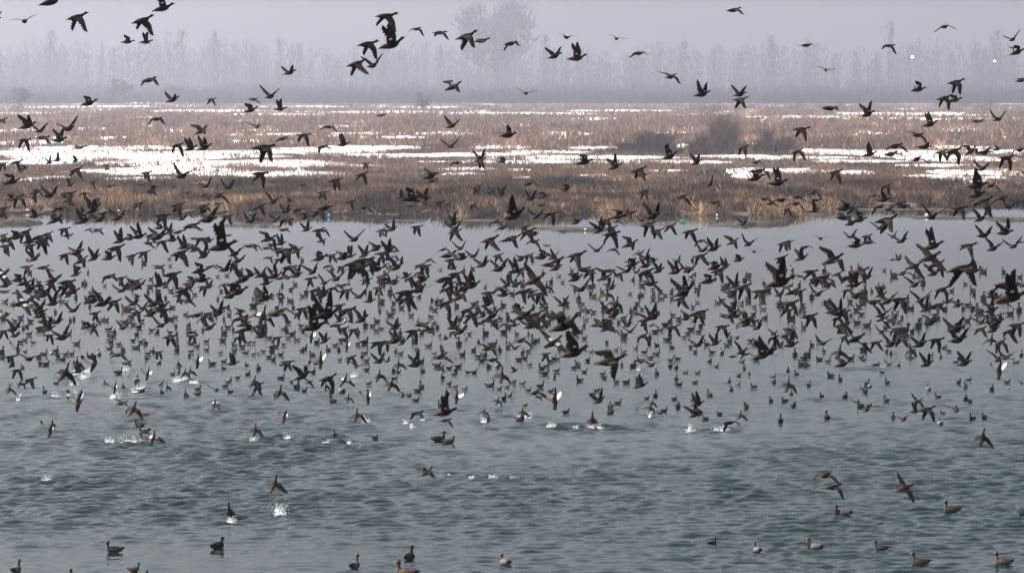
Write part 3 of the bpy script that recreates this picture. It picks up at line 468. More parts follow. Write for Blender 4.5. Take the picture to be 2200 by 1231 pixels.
bush('bare_bush', 425, 372, 36, 18, 220, 7, M_dark_twig, 'round bare bush standing on the left snow sheet', stick=.025)
bush('bare_bush', 880, 398, 130, 40, 900, 8, M_twig, 'tall straw coloured reed thicket left of centre behind the bank', stick=.03)
bush('bare_bush', 1010, 372, 90, 16, 300, 18, M_twig, 'low brown scrub beside the middle snow strip', stick=.03)
bush('bare_bush', 1200, 390, 160, 26, 500, 19, M_twig, 'long low brown scrub on the bank, centre of the marsh', stick=.03)
def bare_tree(cx, cy, wpx, hpx, seed, label, name='bare_tree', thick=0.1, strands=700, m_t=None, spread=1.0, trunk=.35, far=0):
    c = on_plane(cx, cy)
    if far: c = Vector(((cx - 1100) * far / FPX, far, 0)); hpx = (CAMH + (YH - (cy - hpx)) * far / FPX) * FPX / far
    D = c.y; a = wpx / 2 * D / FPX; H = hpx * D / FPX; rs = random.Random(seed)
    root = empty(name, c); tag(root, label, 'tree'); V, F = [], []
    tube(V, F, [(0, 0, -.2), (0, 0, H * trunk), (a * .05, 0, H * .75)], H * .018, H * .006, 7)
    tips = []
    for k in range(26):
        z0 = H * rs.uniform(trunk * .6, .7); an = rs.uniform(0, 6.28); L = rs.uniform(.5, 1) * a; ex, ey = math.cos(an) * L, math.sin(an) * L; z1 = min(H * .97, z0 + H * rs.uniform(.15, .45))
        env = math.sqrt(max(0.05, 1 - ((z1 / H - .62) / .45) ** 2)); ex *= env; ey *= env
        tube(V, F, [(0, 0, z0), (ex * .5, ey * .5, z0 + (z1 - z0) * .45), (ex, ey, z1)], H * .007, H * .002, 4); tips.append((ex, ey, z1)); tips.append((ex * .5, ey * .5, z0 + (z1 - z0) * .45))
    mesh_obj('trunk', V, F, M_bark, parent=root)
    P = []
    for k in range(strands):
        t0 = rs.choice(tips); sx, sy, sz = (rs.gauss(0, .16) * a * spread, rs.gauss(0, .16) * a, abs(rs.gauss(0, .075)) * H); r = thick * rs.uniform(.4, 1.2)
        x0, y0, z0 = t0[0] + rs.gauss(0, .1) * a, t0[1] + rs.gauss(0, .1) * a, t0[2] + rs.gauss(0, .035) * H
        P += [(x0 - r, y0, z0), (x0 + r, y0, z0), (x0 + sx, y0 + sy, z0 + sz)]
    o = tri_mesh('crown', P, m_t or M_twig, 3); o.parent = root; return root
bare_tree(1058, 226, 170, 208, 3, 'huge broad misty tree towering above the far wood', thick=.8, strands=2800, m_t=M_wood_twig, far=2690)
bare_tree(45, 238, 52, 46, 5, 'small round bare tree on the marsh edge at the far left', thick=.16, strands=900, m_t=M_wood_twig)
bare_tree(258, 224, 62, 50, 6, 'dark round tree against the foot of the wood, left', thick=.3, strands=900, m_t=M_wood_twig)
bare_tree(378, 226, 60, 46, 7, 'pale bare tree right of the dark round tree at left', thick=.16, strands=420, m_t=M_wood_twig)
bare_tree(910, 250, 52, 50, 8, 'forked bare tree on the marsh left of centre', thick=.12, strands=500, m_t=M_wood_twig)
bare_tree(786, 238, 34, 30, 9, 'smallest bare tree at the edge of the marsh, left of the forked one', thick=.10, strands=260)
bare_tree(851, 240, 34, 26, 19, 'thin little tree between the smallest tree and the forked tree', thick=.10, strands=200)
bare_tree(1520, 262, 90, 40, 10, 'pale scrubby tree behind the largest dark bush', thick=.12, strands=700)
bare_tree(1648, 262, 34, 34, 11, 'slim dark sapling right of the largest bush on the far marsh', thick=.12, strands=260)
bare_tree(2120, 246, 50, 30, 12, 'low bare tree at the marsh edge near the right side', thick=.12, strands=300, m_t=M_wood_twig)

# the far wood: one misty mass of bare poplars (stuff), with the few that stand out as trees of their own
def poplar_strips(cx, D, H, a, n, rs, r0=.22):
    P = []
    x0 = (cx - 1100) * D / FPX
    for k in range(n):
        z = H * rs.uniform(0.0, .93); env = a * min(1.0, ((1 - z / H) * 3.2) ** .6 + .12) * (.55 if z < H * .18 else 1); x = rs.gauss(0, .42) * env; y = rs.gauss(0, .42) * a
        h = rs.uniform(.05, .14) * H; r = r0 * rs.uniform(.5, 1.4); l = x / max(a, .1) * .12 * h
        P += [(x0 + x - r, D + y, z), (x0 + x + r, D + y, z), (x0 + x + l, D + y, min(H, z + h))]
    P += [(x0 - .35, D, 0), (x0 + .35, D, 0), (x0, D, H * .97)]
    return P
TOP = [(-300, 85), (0, 82), (110, 68), (200, 85), (300, 82), (400, 72), (470, 70), (560, 88), (600, 84), (700, 88), (840, 88), (900, 84), (960, 82), (1180, 90), (1260, 95), (1340, 92), (1460, 84), (1600, 76), (1700, 84), (1800, 92), (1900, 80), (1960, 74), (2050, 84), (2140, 74), (2200, 80), (2500, 84)]
rs = random.Random(77); P = []
for k in range(1700):
    px = rs.uniform(-180, 2380); D = rs.uniform(2720, 3500); top = float(np.interp(px, [a for a, b in TOP], [b for a, b in TOP])) + abs(rs.gauss(0, 30)) - 4 + (10 if D > 3100 else 0) + 26 * float(vnoise(px / 60., 1, 9)) - 10
    if rs.random() < .5: top += rs.uniform(15, 75)
    H = CAMH + (YH - top) * D / FPX; P += poplar_strips(px, D, H, rs.uniform(2.0, 11.0), int(26 + H * .85), rs, .34)
for k in range(2600):                                                  # brushy foot of the wood
    px = rs.uniform(-180, 2380); D = rs.uniform(1860, 2700); x = (px - 1100) * D / FPX; h = rs.uniform(2, 7) + (D - 1860) / 840 * rs.uniform(0, 12)
    for q in range(14): a = x + rs.gauss(0, 5); P += [(a - .5, D, 0), (a + .5, D, 0), (a + rs.gauss(0, .5), D, h * rs.uniform(.5, 1))]
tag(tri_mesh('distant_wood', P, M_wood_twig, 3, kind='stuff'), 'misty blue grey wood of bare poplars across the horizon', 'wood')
for cx, top, wd, lab in ((112, 62, 3.4, 'tall faint poplar above the wood at far left'), (392, 62, 3.8, 'tall faint poplar above the wood, left of centre'), (463, 66, 2.6, 'thinner poplar just right of the tall left of centre one'),
                         (603, 78, 2.6, 'narrow faint poplar topping the wood between two flying ducks'), (1172, 70, 2.4, 'spindly poplar just right of the huge broad tree'), (1468, 84, 3.0, 'dense poplar standing out in the wood right of centre'),
                         (1655, 72, 3.4, 'high poplar rising above the wood in the right half'), (1912, 42, 2.6, 'tallest wispy poplar at right, above the left lamp'), (2140, 60, 3.2, 'poplar rising behind the right lamp')):
    D = 2705; H = CAMH + (YH - top) * D / FPX; c = on_plane(cx, 225); r = empty('poplar_tree', (c.x, D, 0)); tag(r, lab, 'tree', 'poplars standing out of the wood')
    Q = np.array(poplar_strips(cx, D, H, wd * 1.5, 170, rs, .28)) - np.array([(c.x * 0 + (cx - 1100) * D / FPX), D, 0]); r.location = ((cx - 1100) * D / FPX, D, 0)
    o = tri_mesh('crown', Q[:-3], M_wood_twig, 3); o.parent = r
    V, F = [], []; tube(V, F, [(0, 0, -.2), (0, 0, H * .5), (0, 0, H * .95)], .35, .08, 6); mesh_obj('trunk', V, F, M_bark, parent=r)

# lamps and hut fronts glimpsed in the wood at right
M_pole = mat('lamp_pole', (0.2, 0.2, 0.2), .5, (0.26, 0.26, 0.26), 3.0); M_glow = mat('lamp_glow', (1, .9, .7), .5, emit=((1.0, .78, .55), 3.2))
for cx, cy, r_, lab in ((1960, 123, .85, 'brighter lit lamp in the far wood, left of the two'), (2137, 132, .75, 'dimmer lit lamp in the far wood, right of the two')):
    D = 2290; p = at_depth(cx, cy, D); r = empty('street_lamp', (p.x, p.y, 0)); tag(r, lab, 'street lamp', 'lit lamps in the far wood')
    V, F = [], []; tube(V, F, [(0, 0, 0), (0, 0, p.z * .6), (0, 0, p.z)], .16, .09, 8); mesh_obj('pole', V, F, M_pole, parent=r)
    V, F = [], []; ns, nr = 10, 7
    for i in range(nr):
        ph = math.pi * i / (nr - 1)
        for j in range(ns): V.append((r_ * math.sin(ph) * math.cos(6.283 * j / ns), -.3 + r_ * math.sin(ph) * math.sin(6.283 * j / ns), p.z + r_ * .8 * math.cos(ph)))
    for i in range(nr - 1):
        for j in range(ns): F.append((i * ns + j, (i + 1) * ns + j, (i + 1) * ns + (j + 1) % ns, i * ns + (j + 1) % ns))
    mesh_obj('lamp_head', V, F, M_glow, parent=r, smooth=True)

# litter along the bank and on the water
def blob(name, cx, cy, lx, lz, col, label, cat, neck=False, ly=None):
    c = on_plane(cx, cy, .02 if cy > 463 else .12); V, F = [], []; ns, nr = 10, 9; ly = ly or lz
    for i in range(nr):
        f = i / (nr - 1); rr = math.sin(math.pi * min(1, max(0.02, f))) ** .45
        if neck and f > .72: rr *= .4
        for j in range(ns):
            a = 6.283 * j / ns; V.append((lx * (f - .5), ly * .5 * rr * math.cos(a), lz * .5 + lz * .5 * rr * math.sin(a) * (1 + .15 * math.sin(i * 2.3 + j))))
    for i in range(nr - 1):
        for j in range(ns): F.append((i * ns + j, (i + 1) * ns + j, (i + 1) * ns + (j + 1) % ns, i * ns + (j + 1) % ns))
    F += [tuple(range(ns))[::-1], tuple((nr - 1) * ns + j for j in range(ns))]
    o = mesh_obj(name, V, F, mat(name + '_surface', col, .4, tuple(min(1, q * 1.2) for q in col), 9.0), smooth=True); o.location = c; return tag(o, label, cat)
blob('plastic_bag', 54, 479, .24, .26, (.06, .22, .62), 'small blue plastic bag caught at the shore, far left', 'bag')
blob('plastic_bag', 707, 467, .28, .28, (.05, .30, .75), 'bright blue plastic bag at the waterline left of centre', 'bag')
blob('plastic_bottle', 1468, 478, .66, .22, (.03, .35, .12), 'green bottle lying on the mud strip right of centre', 'bottle', True)
blob('polystyrene_piece', 60, 454, .42, .18, (.75, .66, .42), 'cream foam block on the bank at far left', 'foam block')
blob('polystyrene_piece', 1991, 466, .34, .28, (.82, .80, .76), 'white foam lump on the shallows at right', 'foam block')
blob('polystyrene_piece', 1258, 496, .22, .2, (.78, .55, .38), 'peach coloured ball beside the middle mud islet', 'ball')
blob('plastic_bottle', 540, 460, .42, .16, (.03, .30, .20), 'green bottle at the foot of the reeds, left of centre', 'bottle', True)
blob('polystyrene_piece', 255, 455, .18, .18, (.80, .70, .50), 'small cream lump at the shore, left', 'foam block')
blob('polystyrene_piece', 1541, 465, .20, .22, (.80, .68, .48), 'small straw coloured lump at the shore right of centre', 'foam block')
blob('polystyrene_piece', 2170, 473, .9, .10, (.62, .52, .34), 'long pale board on the mud at the right edge', 'board')
blob('water_leaf', 2167, 834, .12, .06, (.22, .36, .05), 'small bright green leaf floating at right', 'leaf')
blob('driftwood', 308, 892, .62, .09, (.22, .03, .02), 'red stick floating behind the swimming pair at left', 'stick')
# ---------------------------------------------------------------- ducks
K = mat
MB_ = [K('duck_plumage', (0.006, 0.005, 0.004), .8, (0.014, 0.010, 0.007), 26, .04, rand=.45), K('upper_wing', (0.009, 0.006, 0.005), .75, (0.015, 0.010, 0.007), 30, .05, rand=.35),
       K('under_wing', (0.014, 0.012, 0.011), .8, (0.032, 0.025, 0.020), 20, .04, rand=.4), K('wing_patch_blue', (0.008, 0.07, 0.12), .4), K('wing_patch_white', (0.62, 0.58, 0.54), .7),
       K('duck_head', (0.005, 0.0045, 0.004), .6, (0.016, 0.014, 0.011), 30, .06), K('duck_bill', (0.02, 0.02, 0.018), .4), K('brown_flank', (0.020, 0.013, 0.009), .8, (0.048, 0.030, 0.019), 22, .05, rand=.5),
       K('chestnut_head', (0.085, 0.026, 0.012), .7, (0.05, 0.018, 0.010), 20), K('pale_flank', (0.11, 0.10, 0.09), .8, (0.07, 0.065, 0.058), 20), K('duck_leg', (0.22, 0.08, 0.03), .6), K('white_underwing', (0.60, 0.56, 0.50), .8, (0.42, 0.38, 0.33), 18), K('sunlit_tan_plumage', (0.040, 0.028, 0.020), .85, (0.095, 0.070, 0.050), 16, .06, rand=.3)]  # last one: tan plumage of near swimmers, sunlight mixed into the brown
def loft(V, F, MI, st, n, mf):
    b = len(V); m = len(st)
    for k, (x, z, rw, rh) in enumerate(st):
        x0, z0 = st[max(0, k - 1)][:2]; x1, z1 = st[min(m - 1, k + 1)][:2]; t = Vector((x1 - x0, z1 - z0)).normalized(); nx, nz_ = -t.y, t.x
        for i in range(n):
            a = 6.28318 * i / n; V.append((x + nx * rh * math.sin(a), rw * math.cos(a), z + nz_ * rh * math.sin(a)))
    for k in range(m - 1):
        for i in range(n):
            j = (i + 1) % n; F.append((b + k * n + i, b + k * n + j, b + (k + 1) * n + j, b + (k + 1) * n + i)); MI.append(mf(k, (i + .5) / n))
    F.append(tuple(b + i for i in range(n))[::-1]); MI.append(mf(0, 0)); F.append(tuple(b + (m - 1) * n + i for i in range(n))); MI.append(mf(m - 2, 0))
FLY = [(-.50, .004, .060, .008), (-.44, .006, .078, .018), (-.36, .004, .060, .040), (-.26, .0, .082, .070), (-.12, -.008, .108, .092), (.02, -.008, .108, .096), (.12, .0, .085, .078), (.19, .018, .052, .052), (.245, .032, .036, .038),
       (.30, .042, .035, .037), (.34, .050, .042, .046), (.375, .052, .042, .046), (.405, .046, .030, .032), (.425, .038, .019, .016), (.465, .031, .021, .009), (.50, .028, .012, .005)]
def fly_mesh(name, near, far, neck=0.0, sp=0, det=1, legs=False, white=0, bend=0.0):
    # near / far: (elevation inner, elevation outer, sweep inner, sweep outer) of the right and of the left wing, degrees
    V, F, MI = [], [], []; n = 10 if det else 6
    st = []
    for x, z, a, b in FLY: st.append((x, z * 1.1 + (max(0, x - .1) * neck if x > .1 else 0) - (bend * (x + .1) ** 2 if x < -.1 else 0), a * 1.2, b * 1.2))
    def mf(k, f):
        if k >= 12: return 6
        if k >= 8: return 8 if sp == 2 else 5
        if f > .55 and f < .95 and white and k in (3, 4, 5): return 9
        return 7 if (k <= 3 and sp != 1) else 0
    loft(V, F, MI, st if det else st[::1], n, mf)
    for side, (e1, e2, s1, s2) in ((-1, near), (1, far)):
        ns = 15 if det else 8; S = .76; p = Vector((.125, side * .075, .028)); c = Vector((-1, 0, 0)); b = len(V); rows_ = []
        for i in range(ns + 1):
            s = i / ns; q = min(1, max(0, (s - .25) / .3)); q = q * q * (3 - 2 * q); e = R(e1 + (e2 - e1) * q); sw = R(s1 + (s2 - s1) * q)
            d = Vector((-math.sin(sw), side * math.cos(sw) * math.cos(e), math.cos(sw) * math.sin(e))).normalized()
            c = (c - d * c.dot(d)); c = c.normalized() if c.length > .05 else Vector((-.1, 0, -1)).normalized()
            nn = d.cross(c) * (-side)
            if i: p = p + d * (S / ns)
            ch = np.interp(s, [0, .12, .35, .55, .8, .95, 1], [.30, .29, .265, .23, .18, .095, .035])
            if det and s > .42: ch *= (1.06 if i % 2 else .74)
            fan = d * (.30 * ch * max(0, s - .2))
            for f, th in ((0, .008), (.3, .016), (.66, .007), (1, .0015)):
                for sg in (1, -1): V.append(p + c * (ch * f) + fan * f + nn * (th * sg * (1.2 - s)))
        W = 8
        for i in range(ns):
            a = b + i * W; q = a + W; s = (i + .5) / ns
            for j in range(3):
                t0, t1 = 2 * j, 2 * j + 2
                top = 1; bot = 2
                if j == 2 and .10 < s < .38 and sp == 0: top = 3
                if sp == 3 and j == 1 and i == 3 and det: top = 4
                if j == 1 and .12 < s < .34 and sp in (0,): top = 4 if (i % 2 == 0 or not det) and .18 < s < .34 else 1
                if j == 2 and .12 < s < .24 and sp == 1: top = 4
                if j in (0, 1) and s < .30 and white: bot = 11
                if white == 2 and s < .75: bot = 11
                F.append((a + t0, q + t0, q + t1, a + t1)); MI.append(top); F.append((a + t1 + 1, q + t1 + 1, q + t0 + 1, a + t0 + 1)); MI.append(bot)
            F += [(a, a + 1, q + 1, q), (a + 6, q + 6, q + 7, a + 7)]; MI += [1, 1]
    if legs:
        for sy in (-.045, .045):
            b = len(V)
            for k, (x, z, r) in enumerate(((-.18, -.06, .010), (-.24, -.15, .007), (-.27, -.20, .018))):
                for i in range(4): V.append((x + r * math.cos(1.57 * i), sy + r * math.sin(1.57 * i), z))
            for k in range(2):
                for i in range(4): j = (i + 1) % 4; F.append((b + 4 * k + i, b + 4 * k + j, b + 4 * k + 4 + j, b + 4 * k + 4 + i)); MI.append(10)
    me = bpy.data.meshes.new(name); me.from_pydata([tuple(v) for v in V], [], F)
    for m in MB_: me.materials.append(m)
    me.polygons.foreach_set('material_index', MI); me.polygons.foreach_set('use_smooth', [True] * len(F)); me.update(); return me
SW = [(-.52, .115, .018, .008), (-.45, .105, .050, .022), (-.34, .070, .088, .060), (-.18, .050, .125, .090), (0, .045, .135, .100), (.14, .055, .118, .098), (.23, .085, .080, .085), (.27, .135, .048, .055), (.275, .19, .036, .040),
      (.275, .245, .034, .038), (.285, .295, .040, .048), (.315, .325, .043, .050), (.355, .325, .036, .036), (.385, .315, .020, .018), (.425, .305, .022, .010), (.465, .300, .014, .006)]
def swim_mesh(name, sp=0, neck=1.0, det=1):
    V, F, MI = [], [], []
    st = []
    for k, (x, z, a, b) in enumerate(SW): st.append((x, z * 1.3 + .03 if k < 7 else .15 + (z - .085) * neck * 1.32, a * (1.7 if k < 7 else (2.1 if 10 <= k <= 13 else 1.6)), b * (1.75 if k < 7 else (1.65 if k > 9 else 1.5) * (1.25 if 10 <= k <= 13 else 1))))
    def mf(k, f):
        if k >= 12: return 6
        if sp == 4 and k > 1: return 12
        if k >= 8: return 8 if sp == 1 else (7 if sp == 2 else 5)
        if k >= 6: return 0
        if sp == 1 and k in (2, 3, 4) : return 9
        if sp in (2, 3) and k in (1, 2, 3, 4, 5) and (f < .08 or f > .42): return 7
        return 0
    loft(V, F, MI, st, 10 if det else 6, mf)
    if det:                                                           # folded wings with a small pale mark
        for sy in (-1, 1):
            b = len(V); Q = [(.13, .12, .13), (.02, .142, .19), (-.18, .132, .195), (-.38, .080, .175), (-.50, .020, .185), (-.36, .10, .125), (-.15, .155, .11), (.04, .162, .11)]
            for x, y, z in Q: V.append((x, sy * y * 1.22, z))
            for x, y, z in Q: V.append((x, sy * (y - .03) * 1.22, z))
            F += [tuple(b + i for i in range(8)) if sy < 0 else tuple(b + 7 - i for i in range(8))]; MI += [1 if sp not in (2, 4) else (7 if sp == 2 else (12 if sy else 1))]
            for i in range(8): j = (i + 1) % 8; F.append((b + i, b + 8 + i, b + 8 + j, b + j)); MI.append(4 if (i == 5 and sp == 3) else 1)
    me = bpy.data.meshes.new(name); me.from_pydata([tuple(v) for v in V], [], F)
    for m in MB_: me.materials.append(m)
    me.polygons.foreach_set('material_index', MI); me.polygons.foreach_set('use_smooth', [k < len(F) - (18 if det else 0) for k in range(len(F))]); me.update(); return me
# pose: yaw, pitch, roll, near wing, far wing, neck
POSE = {'U': (30, 10, 0, (58, 72, 0, 8), (58, 66, 6, 30), .15), 'V': (46, 9, 0, (30, 42, 0, 6), (36, 48, 6, 22), .15), 'W': (74, 4, 0, (26, 14, 0, 8), (28, 18, 0, 10), 0),
        'P': (12, 7, 0, (76, 92, 8, 22), (70, 112, -4, 4), .2), 'Z': (22, 8, 0, (72, 30, 0, 58), (34, 4, -10, 26), .15), 'A': (44, 3, 0, (-8, -42, 0, 6), (-10, -36, 0, 14), .05),
        'D': (24, 4, 0, (-42, -74, -4, 4), (-40, -66, 6, 22), .15), 'N': (12, 6, 0, (-48, -72, -8, -2), (-30, -52, 14, 40), .2), 'E': (38, 3, 0, (-10, -30, 0, 4), (4, -4, 6, 22), .05),
        'G': (24, 3, 0, (6, -6, 0, 16), (6, 2, 4, 30), .05), 'C': (34, 12, 24, (-22, -34, 0, 4), (12, 20, 4, 14), .2), 'R': (30, 18, 18, (38, -46, 0, 22), (52, 8, 0, 52), .2),
        'B': (66, 40, 0, (-26, -62, -4, 14), (-18, -52, -4, 18), .45), 'Q': (74, 56, 0, (52, 66, -6, 6), (58, 74, -6, 8), .25), 'H': (20, 12, 14, (34, -72, 0, 6), (64, 14, 0, 76), .25),
        'K': (62, 58, 0, (-52, -66, 10, 30), (-50, -62, 10, 34), .55)}
PHRASE = {'U': 'both wings raised high', 'V': 'wings raised in a wide V', 'W': 'level wings, seen from behind', 'P': 'one broad wing lifted upright', 'Z': 'near wing bent sharply back', 'A': 'wings arched downward',
          'D': 'both wings pushed down', 'N': 'near wing hanging straight down', 'E': 'wings held flat and slanting', 'G': 'wings edge on in a glide', 'C': 'banked body and outspread wings', 'R': 'flared wings showing their upper side', 'H': 'fanned wings beating forward',
          'B': 'upright rising body', 'Q': 'pale underwings thrown up', 'K': 'neck stretched, rearing off the water'}
LIB = {}
rp = random.Random(4)
for c_, (yw, pt, rl, nr_, fr_, nk) in POSE.items():
    for v in range(6):
        j = lambda t, a: tuple(q + rp.uniform(-a, a) for q in t)
        sp = 2 if (v == 3 and c_ in 'AEGZ') else (1 if v == 2 else (0 if c_ in 'RCH' and v < 2 else 3))
        wh = 2 if c_ == 'Q' else (1 if v == 2 and c_ in 'ZRBCP' else 0)
        LIB[c_, v] = (fly_mesh('duck', j(nr_, 15), j(fr_, 15), nk + rp.uniform(-.1, .15), sp, 1, c_ in 'BQ', wh, rp.uniform(0, .25)), fly_mesh('duck_small', j(nr_, 15), j(fr_, 15), nk, sp, 0, False, wh, .1))
SWN = [swim_mesh('duck_afloat', s, nk) for s, nk in ((4, 1.05), (4, .9), (4, 1.0), (1, .9))]
SWL = [(swim_mesh('duck_afloat', s, nk), swim_mesh('duck_afloat_small', s, nk, 0)) for s in (0, 0, 3, 2, 1) for nk in (1.0, .72)]
BIG = {  # hand written labels of the birds that show largest, keyed by photo position; optional yaw, pitch, roll
 (1313, 776): ('largest duck, blue wing patches and fanned brown wings, beating low right of centre', None),
 (1235, 758): ('big duck with one black wing swept straight up, touching the larger one', (14, 12, 0)),
 (479, 530): ('big black duck with a huge fingered wing raised, above left water', (14, 10, 0)),
 (703, 676): ('big duck with ribbed black wings thrown up, left of centre', None), (676, 702): ('big black duck climbing below the ribbed winged one', None),
 (784, 560): ('big brown duck pushing a ribbed wing down, left of centre', None), (763, 566): ('second big brown duck overlapping the ribbed winged one', None),
 (1105, 462): ('big black duck with folded wing raised in front of the shoreline', None), (1678, 607): ('big black duck with tall wing, alone right of centre', (14, 12, 0)),
 (2000, 553): ('big duck banking with a splayed pale wing, at right', (26, 14, 20)), (2068, 576): ('big dark duck with long fingered wing hanging, at right', None), (2175, 639): ('big black duck at the right edge with curved wing raised', None),
 (2006, 529): ('big black duck with long straight wing up, above the banking one', None), (958, 886): ('big brown duck skimming low left of centre, wing raised behind', (18, 8, 12)), (112, 4): ('duck cut off by the top edge at left', None),
 (843, 97): ('duck with a ribbed wing up, rightmost of the misty group of five', None), (832, 35): ('duck flying above the misty group of five, wing hanging', None), (792, 95): ('duck with two drooping wings in the misty group of five', None),
 (768, 137): ('lower left duck of the misty group of five', None), (802, 141): ('small winged duck overlapping in the misty group of five', None), (1240, 126): ('duck with upright wing before the mist, right of the huge tree', None),
 (1004, 78): ('duck in front of the huge misty tree, wing down', None), (308, 44): ('duck with long drooping wing high at left against the sky', None), (352, 18): ('duck with bent back wing high at left against the sky', None),
 (590, 1040): ('brown duck landing with spread wings above a splash, lower left', None), (492, 1103): ('duck rearing up from the water with stretched neck, lower left', None), (110, 921): ('pale bellied duck rising with wings in a V, lower left', None),
 (2111, 940): ('dark hunched duck rising alone at right over open water', None), (1945, 1048): ('duck fluttering with both wings spread, lower right', None), (1775, 1020): ('upper duck of the pair skimming at lower right', None), (1793, 1046): ('lower duck of the pair skimming at lower right', None),
 (918, 1014): ('white flanked duck running over water ahead of a line of splashes', None), (1791, 558): ('duck showing bright teal wing patch over the far water at right', None),
 (1215, 699): ('big brown duck with teal wing patch and wings folded forward, just right of centre', None), (1128, 677): ('white patched duck with fingered far wing, just right of centre', None),
 (1640, 763): ('duck hanging pale bellied with a tall wing, low right of centre', None), (1654, 756): ('duck overlapping the pale bellied one with tall wing, low right', None), (2163, 614): ('broad winged duck tangled with the big curved winged one at right', None),
 (1470, 629): ('duck with crossed wings above the lower flock, right of centre', None), (568, 317): ('big duck with spread lowered wings before the snow, left', None), (2113, 433): ('upper big duck before the reeds at right', None), (2100, 400): ('big duck with a huge upright wing before the reeds at right', None),
 (1906, 473): ('duck with ribbed hanging wing at the shoreline, right', None), (1150, 602): ('white patched duck over the upper flock near centre', None), (875, 629): ('big duck with black hanging wing, left of centre', None),
 (1190, 736): ('brown backed duck just left of the big straight winged duck', None), (167, 37): ('duck with short lowered wings high at left, under the cut off one', None)}
data = BIRDS.split(); birds = []
for t in data:
    c_ = t[-1]; x, y, L = (int(q) for q in t[:-1].split(',')); birds.append((x, y, L, c_))
rb = random.Random(11)
def band(y, fly=True):
    if y < 90: return 'against the pale sky'
    if y < 225: return 'against the misty wood'
    if y < 320: return 'against the far brown marsh'
    if y < 395: return 'against the snow sheets'
    if y < 462: return 'against the near reeds'
    if y < 510: return 'just below the shoreline'
    if y < 570: return 'over pale far water'
    if y < 630: return 'above the upper flock'
    if y < 700: return 'amid the flock'
    if y < 790: return 'above the lower flock'
    return 'over choppy near water'
def third(x): return 'left edge' if x < 300 else ('left third' if x < 740 else ('middle' if x < 1460 else ('right third' if x < 1900 else 'right edge')))
ORD = ['', 'second ', 'third ', 'fourth ', 'fifth ', 'sixth ', 'seventh ', 'eighth ', 'ninth ', 'tenth ', 'eleventh ', 'twelfth ', 'thirteenth ', 'fourteenth ', 'fifteenth ', 'sixteenth ', 'seventeenth ', 'eighteenth ', 'nineteenth ', 'twentieth ']
def nth(k): return ORD[k] if k < 20 else 'twenty-%s ' % ['first', 'second', 'third', 'fourth', 'fifth', 'sixth', 'seventh', 'eighth', 'ninth'][k - 20] if k < 29 else 'thirtieth '
def parts(o): return o
fly = sorted([b for b in birds if b[3] not in 'STL'], key=lambda b: -b[2]); swim = sorted([b for b in birds if b[3] in 'STL'], key=lambda b: -(b[2] * (1.7 if b[3] == 'T' else 1) + b[1] * .01))
def fly_tf(b):
    x, y, L, c_ = b; yw, pt, rl = POSE[c_][:3]; yw += rb.uniform(-15, 15); pt += rb.uniform(-7, 9); rl += rb.uniform(-15, 15)
    for (bx, by), (lab, ypr) in BIG.items():
        if ypr and abs(bx - x) < 4 and abs(by - y) < 4: yw, pt, rl = ypr
    L = L * (1.15 if L < 40 else (1.08 if L < 55 else .98)); size = .50; D = size * FPX / L
    lim = 1e9
    if y > 200: lim = (CAMH - (.10 if c_ in 'KQB' else .35)) * FPX / (y + L * .35 - YH)
    if D > lim: size *= lim / D; D = lim
    if c_ == 'K':
        p = on_plane(x, y + L * .25, .0); D = p.y; size = L * D / FPX; p = p + Vector((0, 0, size * .30))
        return p, (R(rl), R(-pt), R(yw)), size
    return at_depth(x, y, D), (R(rl), R(-pt), R(yw)), size
def swim_tf(b):
    x, y, L, c_ = b; Lr = L * (2.3 if c_ == 'T' else 1.36)
    yw = {'S': rb.uniform(-28, 28), 'L': 180 + rb.uniform(-28, 28), 'T': 90 + rb.uniform(-42, 42) if rb.random() < .8 else -90 + rb.uniform(-42, 42)}[c_]
    p = on_plane(x, y + (L * .52 if c_ == 'T' else L * .30), .03); return p, (0, 0, R(yw)), Lr * p.y / FPX
def bake(name, lst, tf, pick, label, cat):                            # the rest of the flock as one mesh
    VV, FF, MM, off = [], [], [], 0
    for b in lst:
        p, r, s = tf(b); me = pick(b); n = len(me.vertices); co = np.empty(n * 3, np.float32); me.vertices.foreach_get('co', co); co = co.reshape(-1, 3)
        M = np.array(Euler(r).to_matrix()) * s; VV.append(co @ M.T + np.array(p)); q = np.empty(len(me.polygons), np.int32); me.polygons.foreach_get('material_index', q); MM.append(q)
        FF += [tuple(v + off for v in f.vertices) for f in me.polygons]; off += n
    o = mesh_obj(name, np.concatenate(VV).tolist(), FF, MB_, np.concatenate(MM), smooth=True); tag(o, label, cat, kind='stuff')
NI = 300
